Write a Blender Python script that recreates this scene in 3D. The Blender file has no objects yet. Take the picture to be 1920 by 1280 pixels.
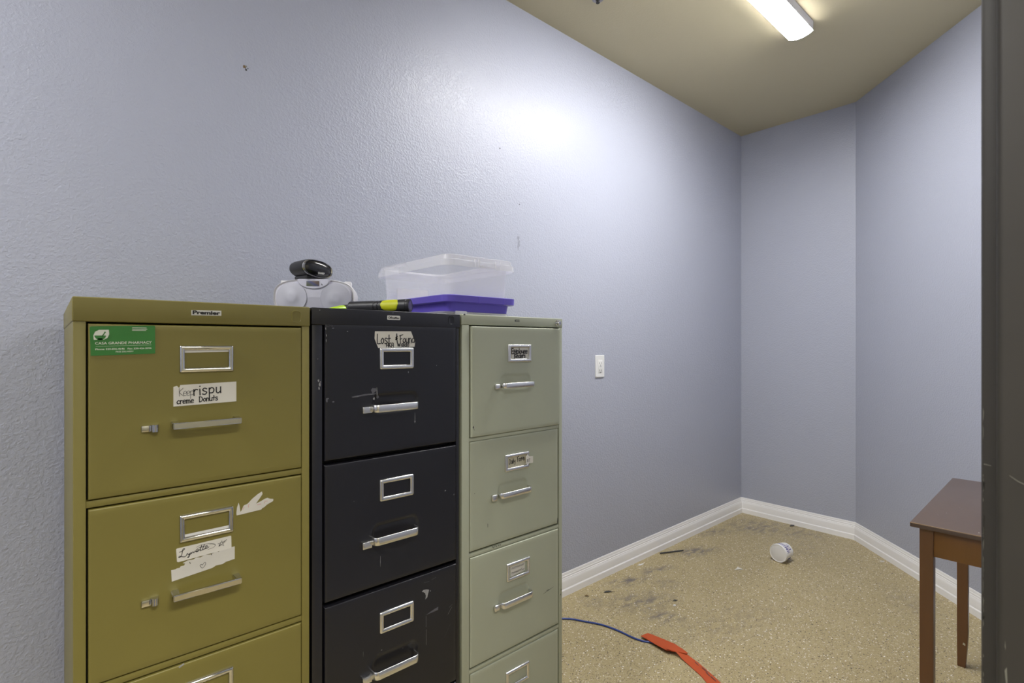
import bpy, bmesh, math, random
from math import sin, cos, pi, radians as R
from mathutils import Vector, Matrix
random.seed(7)
sc = bpy.context.scene
COL = sc.collection

# ------------------------------------------------------------------ materials
def nt(name):
    m = bpy.data.materials.new(name); m.use_nodes = True
    t = m.node_tree; b = t.nodes['Principled BSDF']
    return m, t, b
def N(t, kind, **kw):
    n = t.nodes.new(kind)
    for k, v in kw.items():
        if k in n.inputs: n.inputs[k].default_value = v
        else: setattr(n, k, v)
    return n
def pmat(name, col, rough=0.5, metal=0.0, spec=0.5, bump=None, vary=0.0, alpha=1.0, coat=0.0):
    m, t, b = nt(name)
    b.inputs['Base Color'].default_value = (*col, 1); b.inputs['Roughness'].default_value = rough
    b.inputs['Metallic'].default_value = metal; b.inputs['Specular IOR Level'].default_value = spec
    b.inputs['Alpha'].default_value = alpha; b.inputs['Coat Weight'].default_value = coat
    tc = N(t, 'ShaderNodeTexCoord')
    if vary:
        n = N(t, 'ShaderNodeTexNoise', Scale=9.0, Detail=5.0)
        t.links.new(tc.outputs['Object'], n.inputs['Vector'])
        mx = N(t, 'ShaderNodeMixRGB')
        mx.inputs[1].default_value = (*[c*(1-vary) for c in col], 1); mx.inputs[2].default_value = (*[min(1, c*(1+vary)) for c in col], 1)
        t.links.new(n.outputs['Fac'], mx.inputs[0]); t.links.new(mx.outputs[0], b.inputs['Base Color'])
    if bump:
        s, st, d = bump
        n = N(t, 'ShaderNodeTexNoise', Scale=s, Detail=3.0)
        t.links.new(tc.outputs['Object'], n.inputs['Vector'])
        bp = N(t, 'ShaderNodeBump', Strength=st, Distance=d)
        t.links.new(n.outputs['Fac'], bp.inputs['Height']); t.links.new(bp.outputs[0], b.inputs['Normal'])
    return m

def wall_mat(name, col, rough, peel, spec=0.5):
    m, t, b = nt(name)
    b.inputs['Roughness'].default_value = rough; b.inputs['Specular IOR Level'].default_value = spec
    tc = N(t, 'ShaderNodeTexCoord')
    n1 = N(t, 'ShaderNodeTexNoise', Scale=140.0, Detail=3.0, Roughness=0.5)
    n2 = N(t, 'ShaderNodeTexNoise', Scale=1.7, Detail=4.0)
    n3 = N(t, 'ShaderNodeTexNoise', Scale=260.0, Detail=1.0)
    for n in (n1, n2, n3): t.links.new(tc.outputs['Object'], n.inputs['Vector'])
    r = N(t, 'ShaderNodeValToRGB'); r.color_ramp.elements[0].position = .40; r.color_ramp.elements[1].position = .66
    t.links.new(n1.outputs['Fac'], r.inputs[0])
    ad = N(t, 'ShaderNodeMath', operation='MULTIPLY_ADD'); ad.inputs[1].default_value = .25
    t.links.new(n3.outputs['Fac'], ad.inputs[0]); t.links.new(r.outputs[0], ad.inputs[2])
    bp = N(t, 'ShaderNodeBump', Strength=peel, Distance=.0013)
    t.links.new(ad.outputs[0], bp.inputs['Height']); t.links.new(bp.outputs[0], b.inputs['Normal'])
    mx = N(t, 'ShaderNodeMixRGB')
    mx.inputs[1].default_value = (*[c*.965 for c in col], 1); mx.inputs[2].default_value = (*[c*1.03 for c in col], 1)
    t.links.new(n2.outputs['Fac'], mx.inputs[0]); t.links.new(mx.outputs[0], b.inputs['Base Color'])
    return m

def floor_mat():
    m, t, b = nt('epoxy_floor'); L = t.links.new
    tc = N(t, 'ShaderNodeTexCoord')
    base = N(t, 'ShaderNodeMixRGB')
    base.inputs[1].default_value = (.375, .300, .150, 1); base.inputs[2].default_value = (.45, .37, .20, 1)
    n0 = N(t, 'ShaderNodeTexNoise', Scale=5.0, Detail=6.0); L(tc.outputs['Object'], n0.inputs['Vector']); L(n0.outputs['Fac'], base.inputs[0])
    # fine speckle
    prev = base.outputs[0]
    # warp so that the flakes are jagged
    wn = N(t, 'ShaderNodeTexNoise', Scale=180.0, Detail=1.0); L(tc.outputs['Object'], wn.inputs['Vector'])
    wm = N(t, 'ShaderNodeVectorMath', operation='MULTIPLY_ADD'); wm.inputs[1].default_value = (.006, .006, 0)
    L(wn.outputs['Color'], wm.inputs[0]); L(tc.outputs['Object'], wm.inputs[2])
    for scale, lo, rad, colr, off in ((150, .89, .30, (.74, .70, .60), 0), (160, .86, .30, (.105, .078, .045), 3.3),
                                      (230, .80, .34, (.25, .185, .095), 7.7), (230, .80, .34, (.52, .45, .30), 12.1), (88, .950, .25, (.82, .79, .72), 19.0), (92, .945, .22, (.06, .048, .035), 27.0)):
        o = N(t, 'ShaderNodeVectorMath', operation='ADD'); o.inputs[1].default_value = (off, off*.7, 0); L(wm.outputs[0], o.inputs[0])
        v = N(t, 'ShaderNodeTexVoronoi', Scale=float(scale), voronoi_dimensions='2D'); L(o.outputs[0], v.inputs['Vector'])
        sep = N(t, 'ShaderNodeSeparateColor'); L(v.outputs['Color'], sep.inputs[0])
        g = N(t, 'ShaderNodeMath', operation='GREATER_THAN'); g.inputs[1].default_value = lo; L(sep.outputs[0], g.inputs[0])
        d = N(t, 'ShaderNodeMath', operation='LESS_THAN'); d.inputs[1].default_value = rad; L(v.outputs['Distance'], d.inputs[0])
        mu = N(t, 'ShaderNodeMath', operation='MULTIPLY'); L(g.outputs[0], mu.inputs[0]); L(d.outputs[0], mu.inputs[1])
        mx = N(t, 'ShaderNodeMixRGB'); mx.inputs[2].default_value = (*colr, 1)
        L(mu.outputs[0], mx.inputs[0]); L(prev, mx.inputs[1]); prev = mx.outputs[0]
    # scuffs and dust smudges of the floor itself: noise inside soft ellipses
    sn = N(t, 'ShaderNodeTexNoise', Scale=26.0, Detail=6.0, Roughness=.65)
    sv = N(t, 'ShaderNodeMapping'); sv.inputs['Rotation'].default_value = (0, 0, R(30)); sv.inputs['Scale'].default_value = (.55, 1.25, 1)
    L(tc.outputs['Object'], sv.inputs[0]); L(sv.outputs[0], sn.inputs['Vector'])
    sr = N(t, 'ShaderNodeValToRGB'); sr.color_ramp.elements[0].position = .43; sr.color_ramp.elements[1].position = .60
    L(sn.outputs['Fac'], sr.inputs[0])
    acc = None
    for x, y, rx, ry, ang, w in ((2.14, 1.47, .20, .10, -25, .75), (2.27, 1.64, .14, .05, -18, .95), (2.50, 1.62, .13, .05, -12, .75), (2.90, 1.61, .17, .07, -25, .95),
                                 (2.09, 1.32, .10, .07, -60, .8), (3.30, 1.68, .16, .06, -20, .8), (3.60, 1.55, .22, .16, -45, .8), (2.40, 1.49, .07, .06, -60, .7),
                                 (1.96, 1.62, .06, .08, 20, .55), (3.70, 1.3, .20, .14, -60, .5), (3.45, 1.2, .3, .15, 10, .2), (2.3, 1.08, .35, .12, -10, .28), (3.1, .62, .2, .1, 40, .3)):
        mp = N(t, 'ShaderNodeMapping', vector_type='TEXTURE')
        mp.inputs['Location'].default_value = (x, y, 0); mp.inputs['Rotation'].default_value = (0, 0, R(ang)); mp.inputs['Scale'].default_value = (rx, ry, 1)
        L(tc.outputs['Object'], mp.inputs[0])
        ln = N(t, 'ShaderNodeVectorMath', operation='LENGTH'); L(mp.outputs[0], ln.inputs[0])
        mr = N(t, 'ShaderNodeMapRange'); mr.inputs[1].default_value = .25; mr.inputs[2].default_value = 1.25; mr.inputs[3].default_value = w; mr.inputs[4].default_value = 0
        L(ln.outputs['Value'], mr.inputs[0])
        if acc is None: acc = mr.outputs[0]
        else:
            mxm = N(t, 'ShaderNodeMath', operation='MAXIMUM'); L(acc, mxm.inputs[0]); L(mr.outputs[0], mxm.inputs[1]); acc = mxm.outputs[0]
    mu = N(t, 'ShaderNodeMath', operation='MULTIPLY'); L(acc, mu.inputs[0]); L(sr.outputs[0], mu.inputs[1])
    mx = N(t, 'ShaderNodeMixRGB'); mx.inputs[2].default_value = (.13, .115, .118, 1); L(mu.outputs[0], mx.inputs[0]); L(prev, mx.inputs[1])
    L(mx.outputs[0], b.inputs['Base Color'])
    b.inputs['Roughness'].default_value = .42; b.inputs['Specular IOR Level'].default_value = .4
    bp = N(t, 'ShaderNodeBump', Strength=.15, Distance=.001); n4 = N(t, 'ShaderNodeTexNoise', Scale=120.0, Detail=2.0)
    L(tc.outputs['Object'], n4.inputs['Vector']); L(n4.outputs['Fac'], bp.inputs['Height']); L(bp.outputs[0], b.inputs['Normal'])
    return m

def wood_mat(name, c1, c2, rough):
    m, t, b = nt(name); L = t.links.new
    tc = N(t, 'ShaderNodeTexCoord'); mp = N(t, 'ShaderNodeMapping'); mp.inputs['Scale'].default_value = (30, 30, 3)
    L(tc.outputs['Object'], mp.inputs[0]); n = N(t, 'ShaderNodeTexNoise', Scale=1.6, Detail=6.0, Roughness=.6); L(mp.outputs[0], n.inputs['Vector'])
    mx = N(t, 'ShaderNodeMixRGB'); mx.inputs[1].default_value = (*c1, 1); mx.inputs[2].default_value = (*c2, 1)
    L(n.outputs['Fac'], mx.inputs[0]); L(mx.outputs[0], b.inputs['Base Color'])
    b.inputs['Roughness'].default_value = rough; b.inputs['Coat Weight'].default_value = .25; b.inputs['Coat Roughness'].default_value = .3
    bp = N(t, 'ShaderNodeBump', Strength=.08, Distance=.001); L(n.outputs['Fac'], bp.inputs['Height']); L(bp.outputs[0], b.inputs['Normal'])
    return m

def emit_mat(name, col, s):
    m, t, b = nt(name)
    b.inputs['Base Color'].default_value = (.9, .9, .9, 1); b.inputs['Emission Color'].default_value = (*col, 1); b.inputs['Emission Strength'].default_value = s
    return m

def screen_mat():
    m, t, b = nt('lcd_film'); L = t.links.new
    tc = N(t, 'ShaderNodeTexCoord'); mp = N(t, 'ShaderNodeMapping'); mp.inputs['Rotation'].default_value = (0, R(35), 0); L(tc.outputs['Generated'], mp.inputs[0])
    sx = N(t, 'ShaderNodeSeparateXYZ'); L(mp.outputs[0], sx.inputs[0])
    r = N(t, 'ShaderNodeValToRGB'); cr = r.color_ramp
    cr.elements[0].color = (.10, .13, .05, 1); cr.elements[1].color = (.16, .12, .10, 1)
    e = cr.elements.new(.45); e.color = (.13, .14, .13, 1); e = cr.elements.new(.7); e.color = (.09, .10, .22, 1)
    L(sx.outputs[0], r.inputs[0]); L(r.outputs[0], b.inputs['Base Color']); b.inputs['Roughness'].default_value = .25
    return m

M = dict(
    wall=wall_mat('blue_grey_wall_paint', (.417, .436, .512), .28, .50, .36),
    ceil=wall_mat('tan_ceiling_paint', (.57, .512, .345), .75, .15, .2),
    hall=wall_mat('tan_hall_paint', (.46, .44, .34), .6, .3, .3),
    floor=floor_mat(),
    trim=pmat('white_trim_paint', (.90, .89, .88), .38),
    jamb=pmat('dark_brown_metal_paint', (.056, .051, .042), .48, spec=.35, bump=(60, .15, .001), vary=.12),
    chip=pmat('pale_paint_chip', (.22, .215, .17), .6),
    olive=pmat('olive_enamel', (.185, .158, .036), .42, bump=(420, .10, .0004), vary=.04),
    black=pmat('black_enamel', (.010, .010, .0135), .33, spec=.5, bump=(420, .12, .0004), vary=.1),
    grey=pmat('putty_grey_enamel', (.385, .405, .30), .42, bump=(420, .10, .0004), vary=.03),
    dark=pmat('drawer_gap_shade', (.012, .012, .012), .8),
    chrome=pmat('polished_chrome', (.62, .62, .60), .07, 1.0),
    alu=pmat('satin_aluminium', (.70, .70, .69), .27, 1.0),
    paper=pmat('white_paper', (.70, .69, .65), .7),
    cream=pmat('aged_card', (.55, .52, .38), .7),
    tape=pmat('masking_tape', (.66, .64, .57), .6, vary=.06),
    torn=pmat('torn_paper_residue', (.58, .56, .50), .8, vary=.2),
    ink=pmat('black_marker_ink', (.012, .012, .014), .5),
    inkthin=pmat('thin_grey_pen_ink', (.07, .07, .07), .6),
    red=pmat('red_pencil', (.55, .22, .20), .7),
    green=pmat('green_card', (.030, .185, .032), .35, vary=.05),
    cardtext=pmat('pale_print', (.70, .72, .62), .5),
    plate=pmat('silver_nameplate', (.66, .66, .62), .35),
    scratch=pmat('bare_metal_scratch', (.30, .30, .30), .6),
    scuff=pmat('grey_scuff', (.10, .10, .115), .6),
    boom=pmat('white_radio_plastic', (.74, .73, .74), .38),
    grille=pmat('pale_lilac_grille', (.56, .56, .64), .45, bump=(900, .25, .0005)),
    cone=pmat('pale_speaker_grey', (.535, .54, .615), .45, bump=(900, .25, .0005)),
    silver=pmat('silver_plastic', (.66, .66, .76), .3),
    lcd=screen_mat(),
    gloss=pmat('glossy_black_plastic', (.012, .012, .013), .16),
    mblack=pmat('matt_black_plastic', (.022, .022, .025), .42),
    rimblk=pmat('dark_chrome_rim', (.42, .42, .42), .16, .9),
    yellow=pmat('yellow_rubber_grip', (.60, .62, .008), .5),
    lens=pmat('torch_lens', (.10, .09, .16), .15),
    lime=pmat('lime_plastic', (.42, .66, .01), .35),
    clear=pmat('milky_clear_plastic', (.86, .86, .90), .22, alpha=.20),
    clearrim=pmat('milky_clear_rim', (.90, .90, .92), .22, alpha=.30),
    purple=pmat('purple_plastic', (.135, .095, .54), .32),
    outlet=pmat('white_outlet_plastic', (.78, .78, .76), .3),
    slot=pmat('dark_slot', (.03, .03, .03), .7),
    tubw=pmat('white_tub_plastic', (.80, .79, .77), .4),
    tubp=pmat('purple_print', (.075, .06, .26), .4),
    tubs=pmat('pale_lilac_print', (.42, .38, .50), .4),
    cable=pmat('blue_cable_jacket', (.035, .07, .30), .35),
    strap=pmat('orange_red_webbing', (.47, .070, .010), .7, bump=(500, .4, .001), vary=.08),
    wood=wood_mat('brown_stained_wood', (.115, .046, .013), (.165, .070, .020), .35),
    woodap=wood_mat('amber_stained_wood', (.165, .070, .012), (.225, .098, .020), .38),
    woodtop=wood_mat('dark_worn_table_top', (.085, .054, .038), (.112, .072, .052), .40),
    edge=pmat('worn_gold_edge', (.45, .27, .09), .5),
    lamp=emit_mat('lit_led_diffuser', (1.0, .99, .98), 92.0),
    lampbody=pmat('white_lamp_housing', (.72, .72, .78), .4),
    brass=pmat('sprinkler_steel', (.32, .30, .30), .3, .9),
    stick=pmat('dark_grey_stick', (.05, .05, .05), .5),
    rust=pmat('brown_hole', (.16, .10, .04), .8),
)

# ------------------------------------------------------------------ mesh helpers
def finish(bm, ang=32):
    bmesh.ops.recalc_face_normals(bm, faces=[f for f in bm.faces if f.material_index == 0]) if bm.faces else None
    for f in bm.faces: f.smooth = True
    for e in bm.edges:
        e.smooth = len(e.link_faces) == 2 and e.calc_face_angle(0) < R(ang)
def root_of(o):
    while o.parent: o = o.parent
    return o
def obj(name, bm, mats, parent=None, local=False, ang=32, label=None):
    finish(bm, ang)
    me = bpy.data.meshes.new(name); 
    if parent is not None and not local:
        bmesh.ops.translate(bm, verts=bm.verts, vec=-root_of(parent).location)
    bm.to_mesh(me); bm.free()
    if not isinstance(mats, (list, tuple)): mats = [mats]
    for m in mats: me.materials.append(M[m])
    o = bpy.data.objects.new(name, me); COL.objects.link(o)
    if parent is not None: o.parent = parent
    if label: o['label'] = label
    return o
def thing(name, label, cat, loc=(0, 0, 0), rotz=0, group=None):
    o = bpy.data.objects.new(name, None); COL.objects.link(o); o.empty_display_size = .05
    o.location = loc; o.rotation_euler = (0, 0, rotz); o['label'] = label; o['category'] = cat
    if group: o['group'] = group
    return o
def tag(o, label, cat, group=None):
    o['label'] = label; o['category'] = cat
    if group: o['group'] = group
    return o
def place(o, loc):
    """give a single-mesh thing its origin at its base"""
    v = Vector(loc)
    o.data.transform(Matrix.Translation(-v)); o.location = v
    return o
def struct(name, bm, mats, ang=32):
    o = obj(name, bm, mats, ang=ang); o['kind'] = 'structure'; return o
def box(bm, x0, x1, y0, y1, z0, z1, bev=0, mi=0, seg=2):
    vs = [bm.verts.new(p) for p in ((x0,y0,z0),(x1,y0,z0),(x1,y1,z0),(x0,y1,z0),(x0,y0,z1),(x1,y0,z1),(x1,y1,z1),(x0,y1,z1))]
    fs = [bm.faces.new([vs[i] for i in q]) for q in ((3,2,1,0),(4,5,6,7),(0,1,5,4),(1,2,6,5),(2,3,7,6),(3,0,4,7))]
    for f in fs: f.material_index = mi
    if bev:
        es = {e for f in fs for e in f.edges}
        r = bmesh.ops.bevel(bm, geom=list(es), offset=bev, segments=seg, profile=.5, affect='EDGES')
        for f in r['faces']: f.material_index = mi
    return vs
def loft(bm, loops, cap0=True, cap1=True, mi=0):
    L = [[bm.verts.new(p) for p in lp] for lp in loops]
    n = len(L[0])
    for a, b in zip(L, L[1:]):
        for i in range(n):
            f = bm.faces.new((a[i], a[(i+1) % n], b[(i+1) % n], b[i])); f.material_index = mi
    if cap0: bm.faces.new(L[0][::-1]).material_index = mi
    if cap1: bm.faces.new(L[-1]).material_index = mi
    return L
def rrect(cx, cy, w, h, r, n=4):
    r = max(1e-5, min(r, w/2-1e-5, h/2-1e-5)); out = []
    for k, (sx, sy) in enumerate(((1, 1), (-1, 1), (-1, -1), (1, -1))):
        for i in range(n+1):
            a = k*pi/2 + i*pi/2/n
            out.append((cx+sx*(w/2-r)+r*cos(a), cy+sy*(h/2-r)+r*sin(a)))
    return out
def xz(pts, y): return [(p[0], y, p[1]) for p in pts]
def xy(pts, z): return [(p[0], p[1], z) for p in pts]
def poly(bm, pts, y, mi=0):
    """flat polygon on a drawer face (X,Z) at depth y, facing -Y"""
    f = bm.faces.new([bm.verts.new((p[0], y, p[1])) for p in pts]); f.material_index = mi
    f.normal_update()
    if f.normal.y > 0: f.normal_flip()
    return f
def slab(bm, pts, y, t, mi=0):
    """polygon with thickness: front at y, back at y+t"""
    a = [bm.verts.new((p[0], y, p[1])) for p in pts]; b = [bm.verts.new((p[0], y+t, p[1])) for p in pts]
    n = len(pts); fs = [bm.faces.new(a), bm.faces.new(b[::-1])]
    for i in range(n): fs.append(bm.faces.new((a[i], b[i], b[(i+1) % n], a[(i+1) % n])))
    for f in fs: f.material_index = mi
    bmesh.ops.recalc_face_normals(bm, faces=fs)
def ribbon(bm, pts, w, y, mi=0, taper=False):
    """pen stroke on (X,Z) at depth y"""
    if len(pts) < 2: return
    n = len(pts); L = []; Rr = []
    for i, p in enumerate(pts):
        a = Vector(pts[max(0, i-1)]); b = Vector(pts[min(n-1, i+1)]); d = b-a
        if d.length < 1e-9: d = Vector((1, 0))
        d.normalize(); q = Vector((-d.y, d.x))*w/2
        if taper and i in (0, n-1): q *= .35
        e = d*(-w*.35 if i == 0 else w*.35 if i == n-1 else 0)
        L.append((p[0]+q.x+e.x, p[1]+q.y+e.y)); Rr.append((p[0]-q.x+e.x, p[1]-q.y+e.y))
    lv = [bm.verts.new((p[0], y, p[1])) for p in L]; rv = [bm.verts.new((p[0], y, p[1])) for p in Rr]
    for i in range(n-1):
        f = bm.faces.new((lv[i], lv[i+1], rv[i+1], rv[i])); f.material_index = mi; f.normal_update()
        if f.normal.y > 0: f.normal_flip()
def smooth_pts(pts, k=4):
    """Catmull-Rom through the points"""
    if len(pts) < 3: return pts
    P = [Vector(p) for p in pts]; P = [P[0]*2-P[1]] + P + [P[-1]*2-P[-2]]; out = []
    for i in range(1, len(P)-2):
        a, b, c, d = P[i-1:i+3]
        for j in range(k):
            t = j/k
            out.append(tuple(.5*((2*b)+(c-a)*t+(2*a-5*b+4*c-d)*t*t+(3*b-a-3*c+d)*t**3)))
    out.append(tuple(P[-2])); return out
# hand-written letters: strokes in a box of cap height 1
G = {
 'K': (.62, [[(.08,1),(.1,0)], [(.55,.95),(.12,.48),(.6,0)]]),
 'e': (.48, [[(.06,.30),(.40,.36),(.36,.56),(.18,.56),(.05,.3),(.16,.03),(.42,.10)]]),
 'p': (.52, [[(.08,.58),(.10,-.38)], [(.1,.45),(.28,.6),(.46,.42),(.38,.12),(.1,.10)]]),
 'r': (.40, [[(.08,.58),(.1,0)], [(.1,.36),(.22,.56),(.38,.52)]]),
 'i': (.22, [[(.1,.56),(.12,0)], [(.10,.80),(.115,.84)]]),
 's': (.46, [[(.40,.52),(.22,.60),(.08,.46),(.22,.32),(.40,.2),(.26,.01),(.05,.08)]]),
 'u': (.52, [[(.07,.58),(.08,.16),(.22,.01),(.40,.18)], [(.42,.58),(.43,.0)]]),
 'C': (.55, [[(.5,.74),(.32,.84),(.08,.5),(.2,.04),(.5,.1)]]),
 'c': (.45, [[(.40,.50),(.24,.58),(.06,.3),(.18,.02),(.42,.1)]]),
 'm': (.70, [[(.07,.58),(.08,0)], [(.08,.4),(.2,.57),(.32,.45),(.33,0)], [(.33,.4),(.46,.57),(.58,.45),(.6,0)]]),
 'D': (.66, [[(.1,.9),(.12,0)], [(.06,.9),(.4,.84),(.58,.45),(.4,.06),(.1,.01)]]),
 'o': (.50, [[(.25,.58),(.06,.34),(.2,.02),(.42,.22),(.36,.52),(.22,.58)]]),
 'n': (.50, [[(.07,.58),(.08,0)], [(.08,.4),(.24,.58),(.40,.42),(.42,0)]]),
 't': (.42, [[(.2,.92),(.2,.05)], [(.02,.52),(.4,.58)]]),
 'L': (.52, [[(.08,1),(.06,.2),(.14,.02),(.5,.04)]]),
 '&': (.52, [[(.28,1.0),(.26,.4)], [(.40,.72),(.12,.5),(.40,.48),(.1,.3)], [(.26,.55),(.42,-.15)]]),
 'F': (.55, [[(.16,.92),(.18,0)], [(.04,.88),(.55,1.0)], [(.1,.48),(.42,.56)]]),
 'd': (.52, [[(.40,.5),(.2,.56),(.06,.26),(.2,.02),(.42,.2)], [(.44,.95),(.44,0)]]),
 'A': (.60, [[(.05,0),(.12,.75),(.5,.8),(.52,0)], [(.1,.38),(.5,.4)]]),
 'W': (.80, [[(.04,.85),(.2,.02),(.36,.6),(.52,.02),(.72,.85)]]),
 'a': (.52, [[(.42,.5),(.2,.58),(.06,.28),(.2,.02),(.42,.3)], [(.43,.58),(.46,.0)]]),
 'l': (.22, [[(.1,.95),(.12,0)]]),
 'E': (.56, [[(.1,.95),(.12,0)], [(.08,.95),(.5,.98)], [(.1,.5),(.42,.54)], [(.1,.02),(.5,.04)]]),
 'M': (.76, [[(.06,0),(.1,.8),(.36,.2),(.6,.8),(.66,0)]]),
 'y': (.50, [[(.06,.58),(.12,.25),(.38,.25)], [(.42,.58),(.36,-.2),(.2,-.36)]]),
 'B': (.60, [[(.1,.95),(.1,0)], [(.06,.95),(.46,.82),(.14,.5),(.52,.28),(.08,.0)]]),
 'V': (.60, [[(.05,.85),(.28,0),(.52,.85)]]),
 'T': (.60, [[(.04,.86),(.56,.86)], [(.3,.86),(.3,0)]]),
 'I': (.24, [[(.12,.86),(.12,0)]]),
}
def hand(bm, text, x, z, h, w, y, slope=0.0, track=1.0, sx=1.0, mi=1, rise=0.0):
    cx = 0
    for i, ch in enumerate(text):
        if ch == ' ': cx += .35*track; continue
        adv, strokes = G[ch]
        for s in strokes:
            pts = smooth_pts([(cx+p[0]*sx, p[1]) for p in s], 4)
            ribbon(bm, [(x+p[0]*h, z+p[1]*h+p[0]*h*slope) for p in pts], w, y, mi)
        cx += adv*sx*track
    return x+cx*h
def printed(bm, text, x, z, size, y, mi=1, bold=0.0, width=None, slope=0.0, xform=None):
    """set type in the built-in face, centred line from x, baseline z, on (X,Z) at depth y"""
    cu = bpy.data.curves.new('t', 'FONT'); cu.body = text; cu.size = size; cu.offset = bold*size; cu.resolution_u = 3
    o = bpy.data.objects.new('t', cu); COL.objects.link(o)
    dg = bpy.context.evaluated_depsgraph_get(); me = o.evaluated_get(dg).to_mesh()
    xs = [v.co.x for v in me.vertices]; k = 1 if not width else width/max(1e-9, max(xs)-min(xs)); x0 = min(xs)
    vs = []
    for v in me.vertices:
        px = (v.co.x-x0)*k; p = (x+px, y, z+v.co.y+px*slope)
        vs.append(bm.verts.new(xform(p) if xform else p))
    for p in me.polygons:
        try:
            f = bm.faces.new([vs[i] for i in p.vertices]); f.material_index = mi; f.normal_update()
            if not xform and f.normal.y > 0: f.normal_flip()
        except ValueError: pass
    o.evaluated_get(dg).to_mesh_clear(); COL.objects.unlink(o); bpy.data.objects.remove(o); bpy.data.curves.remove(cu)
def tube(bm, pts, r, n=10, mi=0, cap=True, radii=None):
    P = [Vector(p) for p in pts]; loops = []
    up = Vector((0, 0, 1))
    for i, p in enumerate(P):
        d = (P[min(len(P)-1, i+1)]-P[max(0, i-1)]).normalized()
        s = d.cross(up); s = s.normalized() if s.length > 1e-4 else Vector((1, 0, 0)); q = s.cross(d)
        rr = radii[i] if radii else r
        loops.append([p+s*rr*cos(2*pi*k/n)+q*rr*sin(2*pi*k/n) for k in range(n)])
    loft(bm, loops, cap, cap, mi)
def lathe_axis(bm, p0, d, prof, n=28, mi=0, cap=True):
    """profile [(distance along axis, radius)] turned about the axis p0 + t d"""
    d = Vector(d).normalized(); a = Vector((0, 0, 1)) if abs(d.z) < .9 else Vector((1, 0, 0))
    s = d.cross(a).normalized(); q = s.cross(d); p0 = Vector(p0)
    loft(bm, [[p0+d*t+(s*cos(2*pi*k/n)+q*sin(2*pi*k/n))*max(r, 1e-5) for k in range(n)] for t, r in prof], cap, cap, mi)

# ------------------------------------------------------------------ the room (X along the long wall, Y towards it, Z up)
W, XB, HC = 1.7606, 3.8336, 2.7806      # long wall, end wall, ceiling
YC = 1.0272                             # where the slanted wall starts on the end wall
YD = .065                               # room face of the doorway wall
XE = XB-(YC-YD)                         # where the slanted wall meets it
T = .12
XL = -1.95                              # near end wall, out of view
bm = bmesh.new(); box(bm, XL-T, XB+T, -1.75, W+T, -.06, 0); struct('floor', bm, 'floor')
bm = bmesh.new(); box(bm, XL-T, XB+T, -1.75, W+T, HC, HC+.08); struct('ceiling', bm, 'ceil')

bm = bmesh.new(); box(bm, XL-T, XB+T, W, W+T, 0, HC)
ye = W-.0006
def blob(bm, x, z, rx, rz, y, mi, n=9, jag=.35):
    poly(bm, [(x+rx*cos(2*pi*k/n)*(1+random.uniform(-jag, jag)), z+rz*sin(2*pi*k/n)*(1+random.uniform(-jag, jag))) for k in range(n)], y, mi)
blob(bm, .4526, 2.1035, .0055, .005, ye, 1); blob(bm, .457, 2.1055, .003, .004, ye-.0003, 2); blob(bm, .4575, 2.0955, .003, .004, ye, 3); blob(bm, .463, 2.101, .002, .002, ye, 3)
blob(bm, 1.4907, 2.1088, .004, .003, ye, 3); blob(bm, 1.6089, 1.882, .003, .0025, ye, 3)
for k in range(14): blob(bm, 1.6023+random.uniform(-.006, .006), 1.7055+random.uniform(-.03, .025), .003, .008, ye-.0001*k/14, 4)
struct('wall_left', bm, ['wall', 'rust', 'chip', 'stick', 'wallscuff'] if 'wallscuff' in M else ['wall', 'rust', 'chip', 'stick', 'wall'])
M['wallscuff'] = pmat('grey_wall_scuff', (.30, .31, .36), .5)
bpy.data.objects['wall_left'].data.materials[4] = M['wallscuff']

bm = bmesh.new(); box(bm, XB, XB+T, YC-.05, W, 0, HC); struct('wall_back', bm, 'wall')
q = math.sqrt(.5)
bm = bmesh.new()                        # slanted wall: plan polygon raised to the ceiling
pl = [(XB, YC), (XE-.02, YD-.02), (XE-.02+T, YD-.02-T*.4), (XB+T, YC-T*.4)]
loft(bm, [xy(pl, 0), xy(pl, HC)]); struct('wall_slanted', bm, 'wall', 20)
DX0, DX1, DH, YO = -.34, .58, 2.10, -.06  # doorway
bm = bmesh.new()
box(bm, XL, DX0-.02, YO, YD, 0, HC); box(bm, DX1+.02, XE+.08, YO, YD, 0, HC); box(bm, DX0-.02, DX1+.02, YO, YD, DH+.02, HC)
struct('wall_right', bm, 'wall')
bm = bmesh.new(); box(bm, XL-T, XL, -1.75, W, 0, HC); struct('wall_front', bm, 'wall')
bm = bmesh.new(); box(bm, XL, XB+T, -1.75-T, -1.75, 0, HC); struct('wall_hallway', bm, 'hall')
bm = bmesh.new(); box(bm, XE+.08, XE+.2, -1.75, YO, 0, HC); struct('wall_hallway_end', bm, 'hall')

# baseboards: moulded profile swept along a wall
PROF = [(0, 0), (.014, 0), (.014, .030), (.0125, .033), (.0105, .036), (.0105, .068), (.0095, .076), (.0075, .081), (.0075, .084), (.0055, .087), (.0055, .094), (.0038, .098), (.0038, .105), (.002, .1108), (0, .1108)]
def baseboard(name, a, b, nrm, ma, mb):
    """a->b along the wall foot; ma/mb = how far the ends slide along the wall per unit of depth (mitres)"""
    a, b, nv = Vector(a), Vector(b), Vector(nrm); d = (b-a).normalized(); bm = bmesh.new()
    la = [(*(a+nv*p[0]+d*p[0]*ma), p[1]) for p in PROF]; lb = [(*(b+nv*p[0]-d*p[0]*mb), p[1]) for p in PROF]
    loft(bm, [la, lb]); struct(name, bm, 'trim', 20)
t45 = math.tan(R(22.5))
baseboard('baseboard_left', (XL, W), (XB, W), (0, -1), 0, 1)
baseboard('baseboard_back', (XB, W), (XB, YC), (-1, 0), 1, t45)
baseboard('baseboard_slanted', (XB, YC), (XE, YD), (-q, q), t45, t45)
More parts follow.
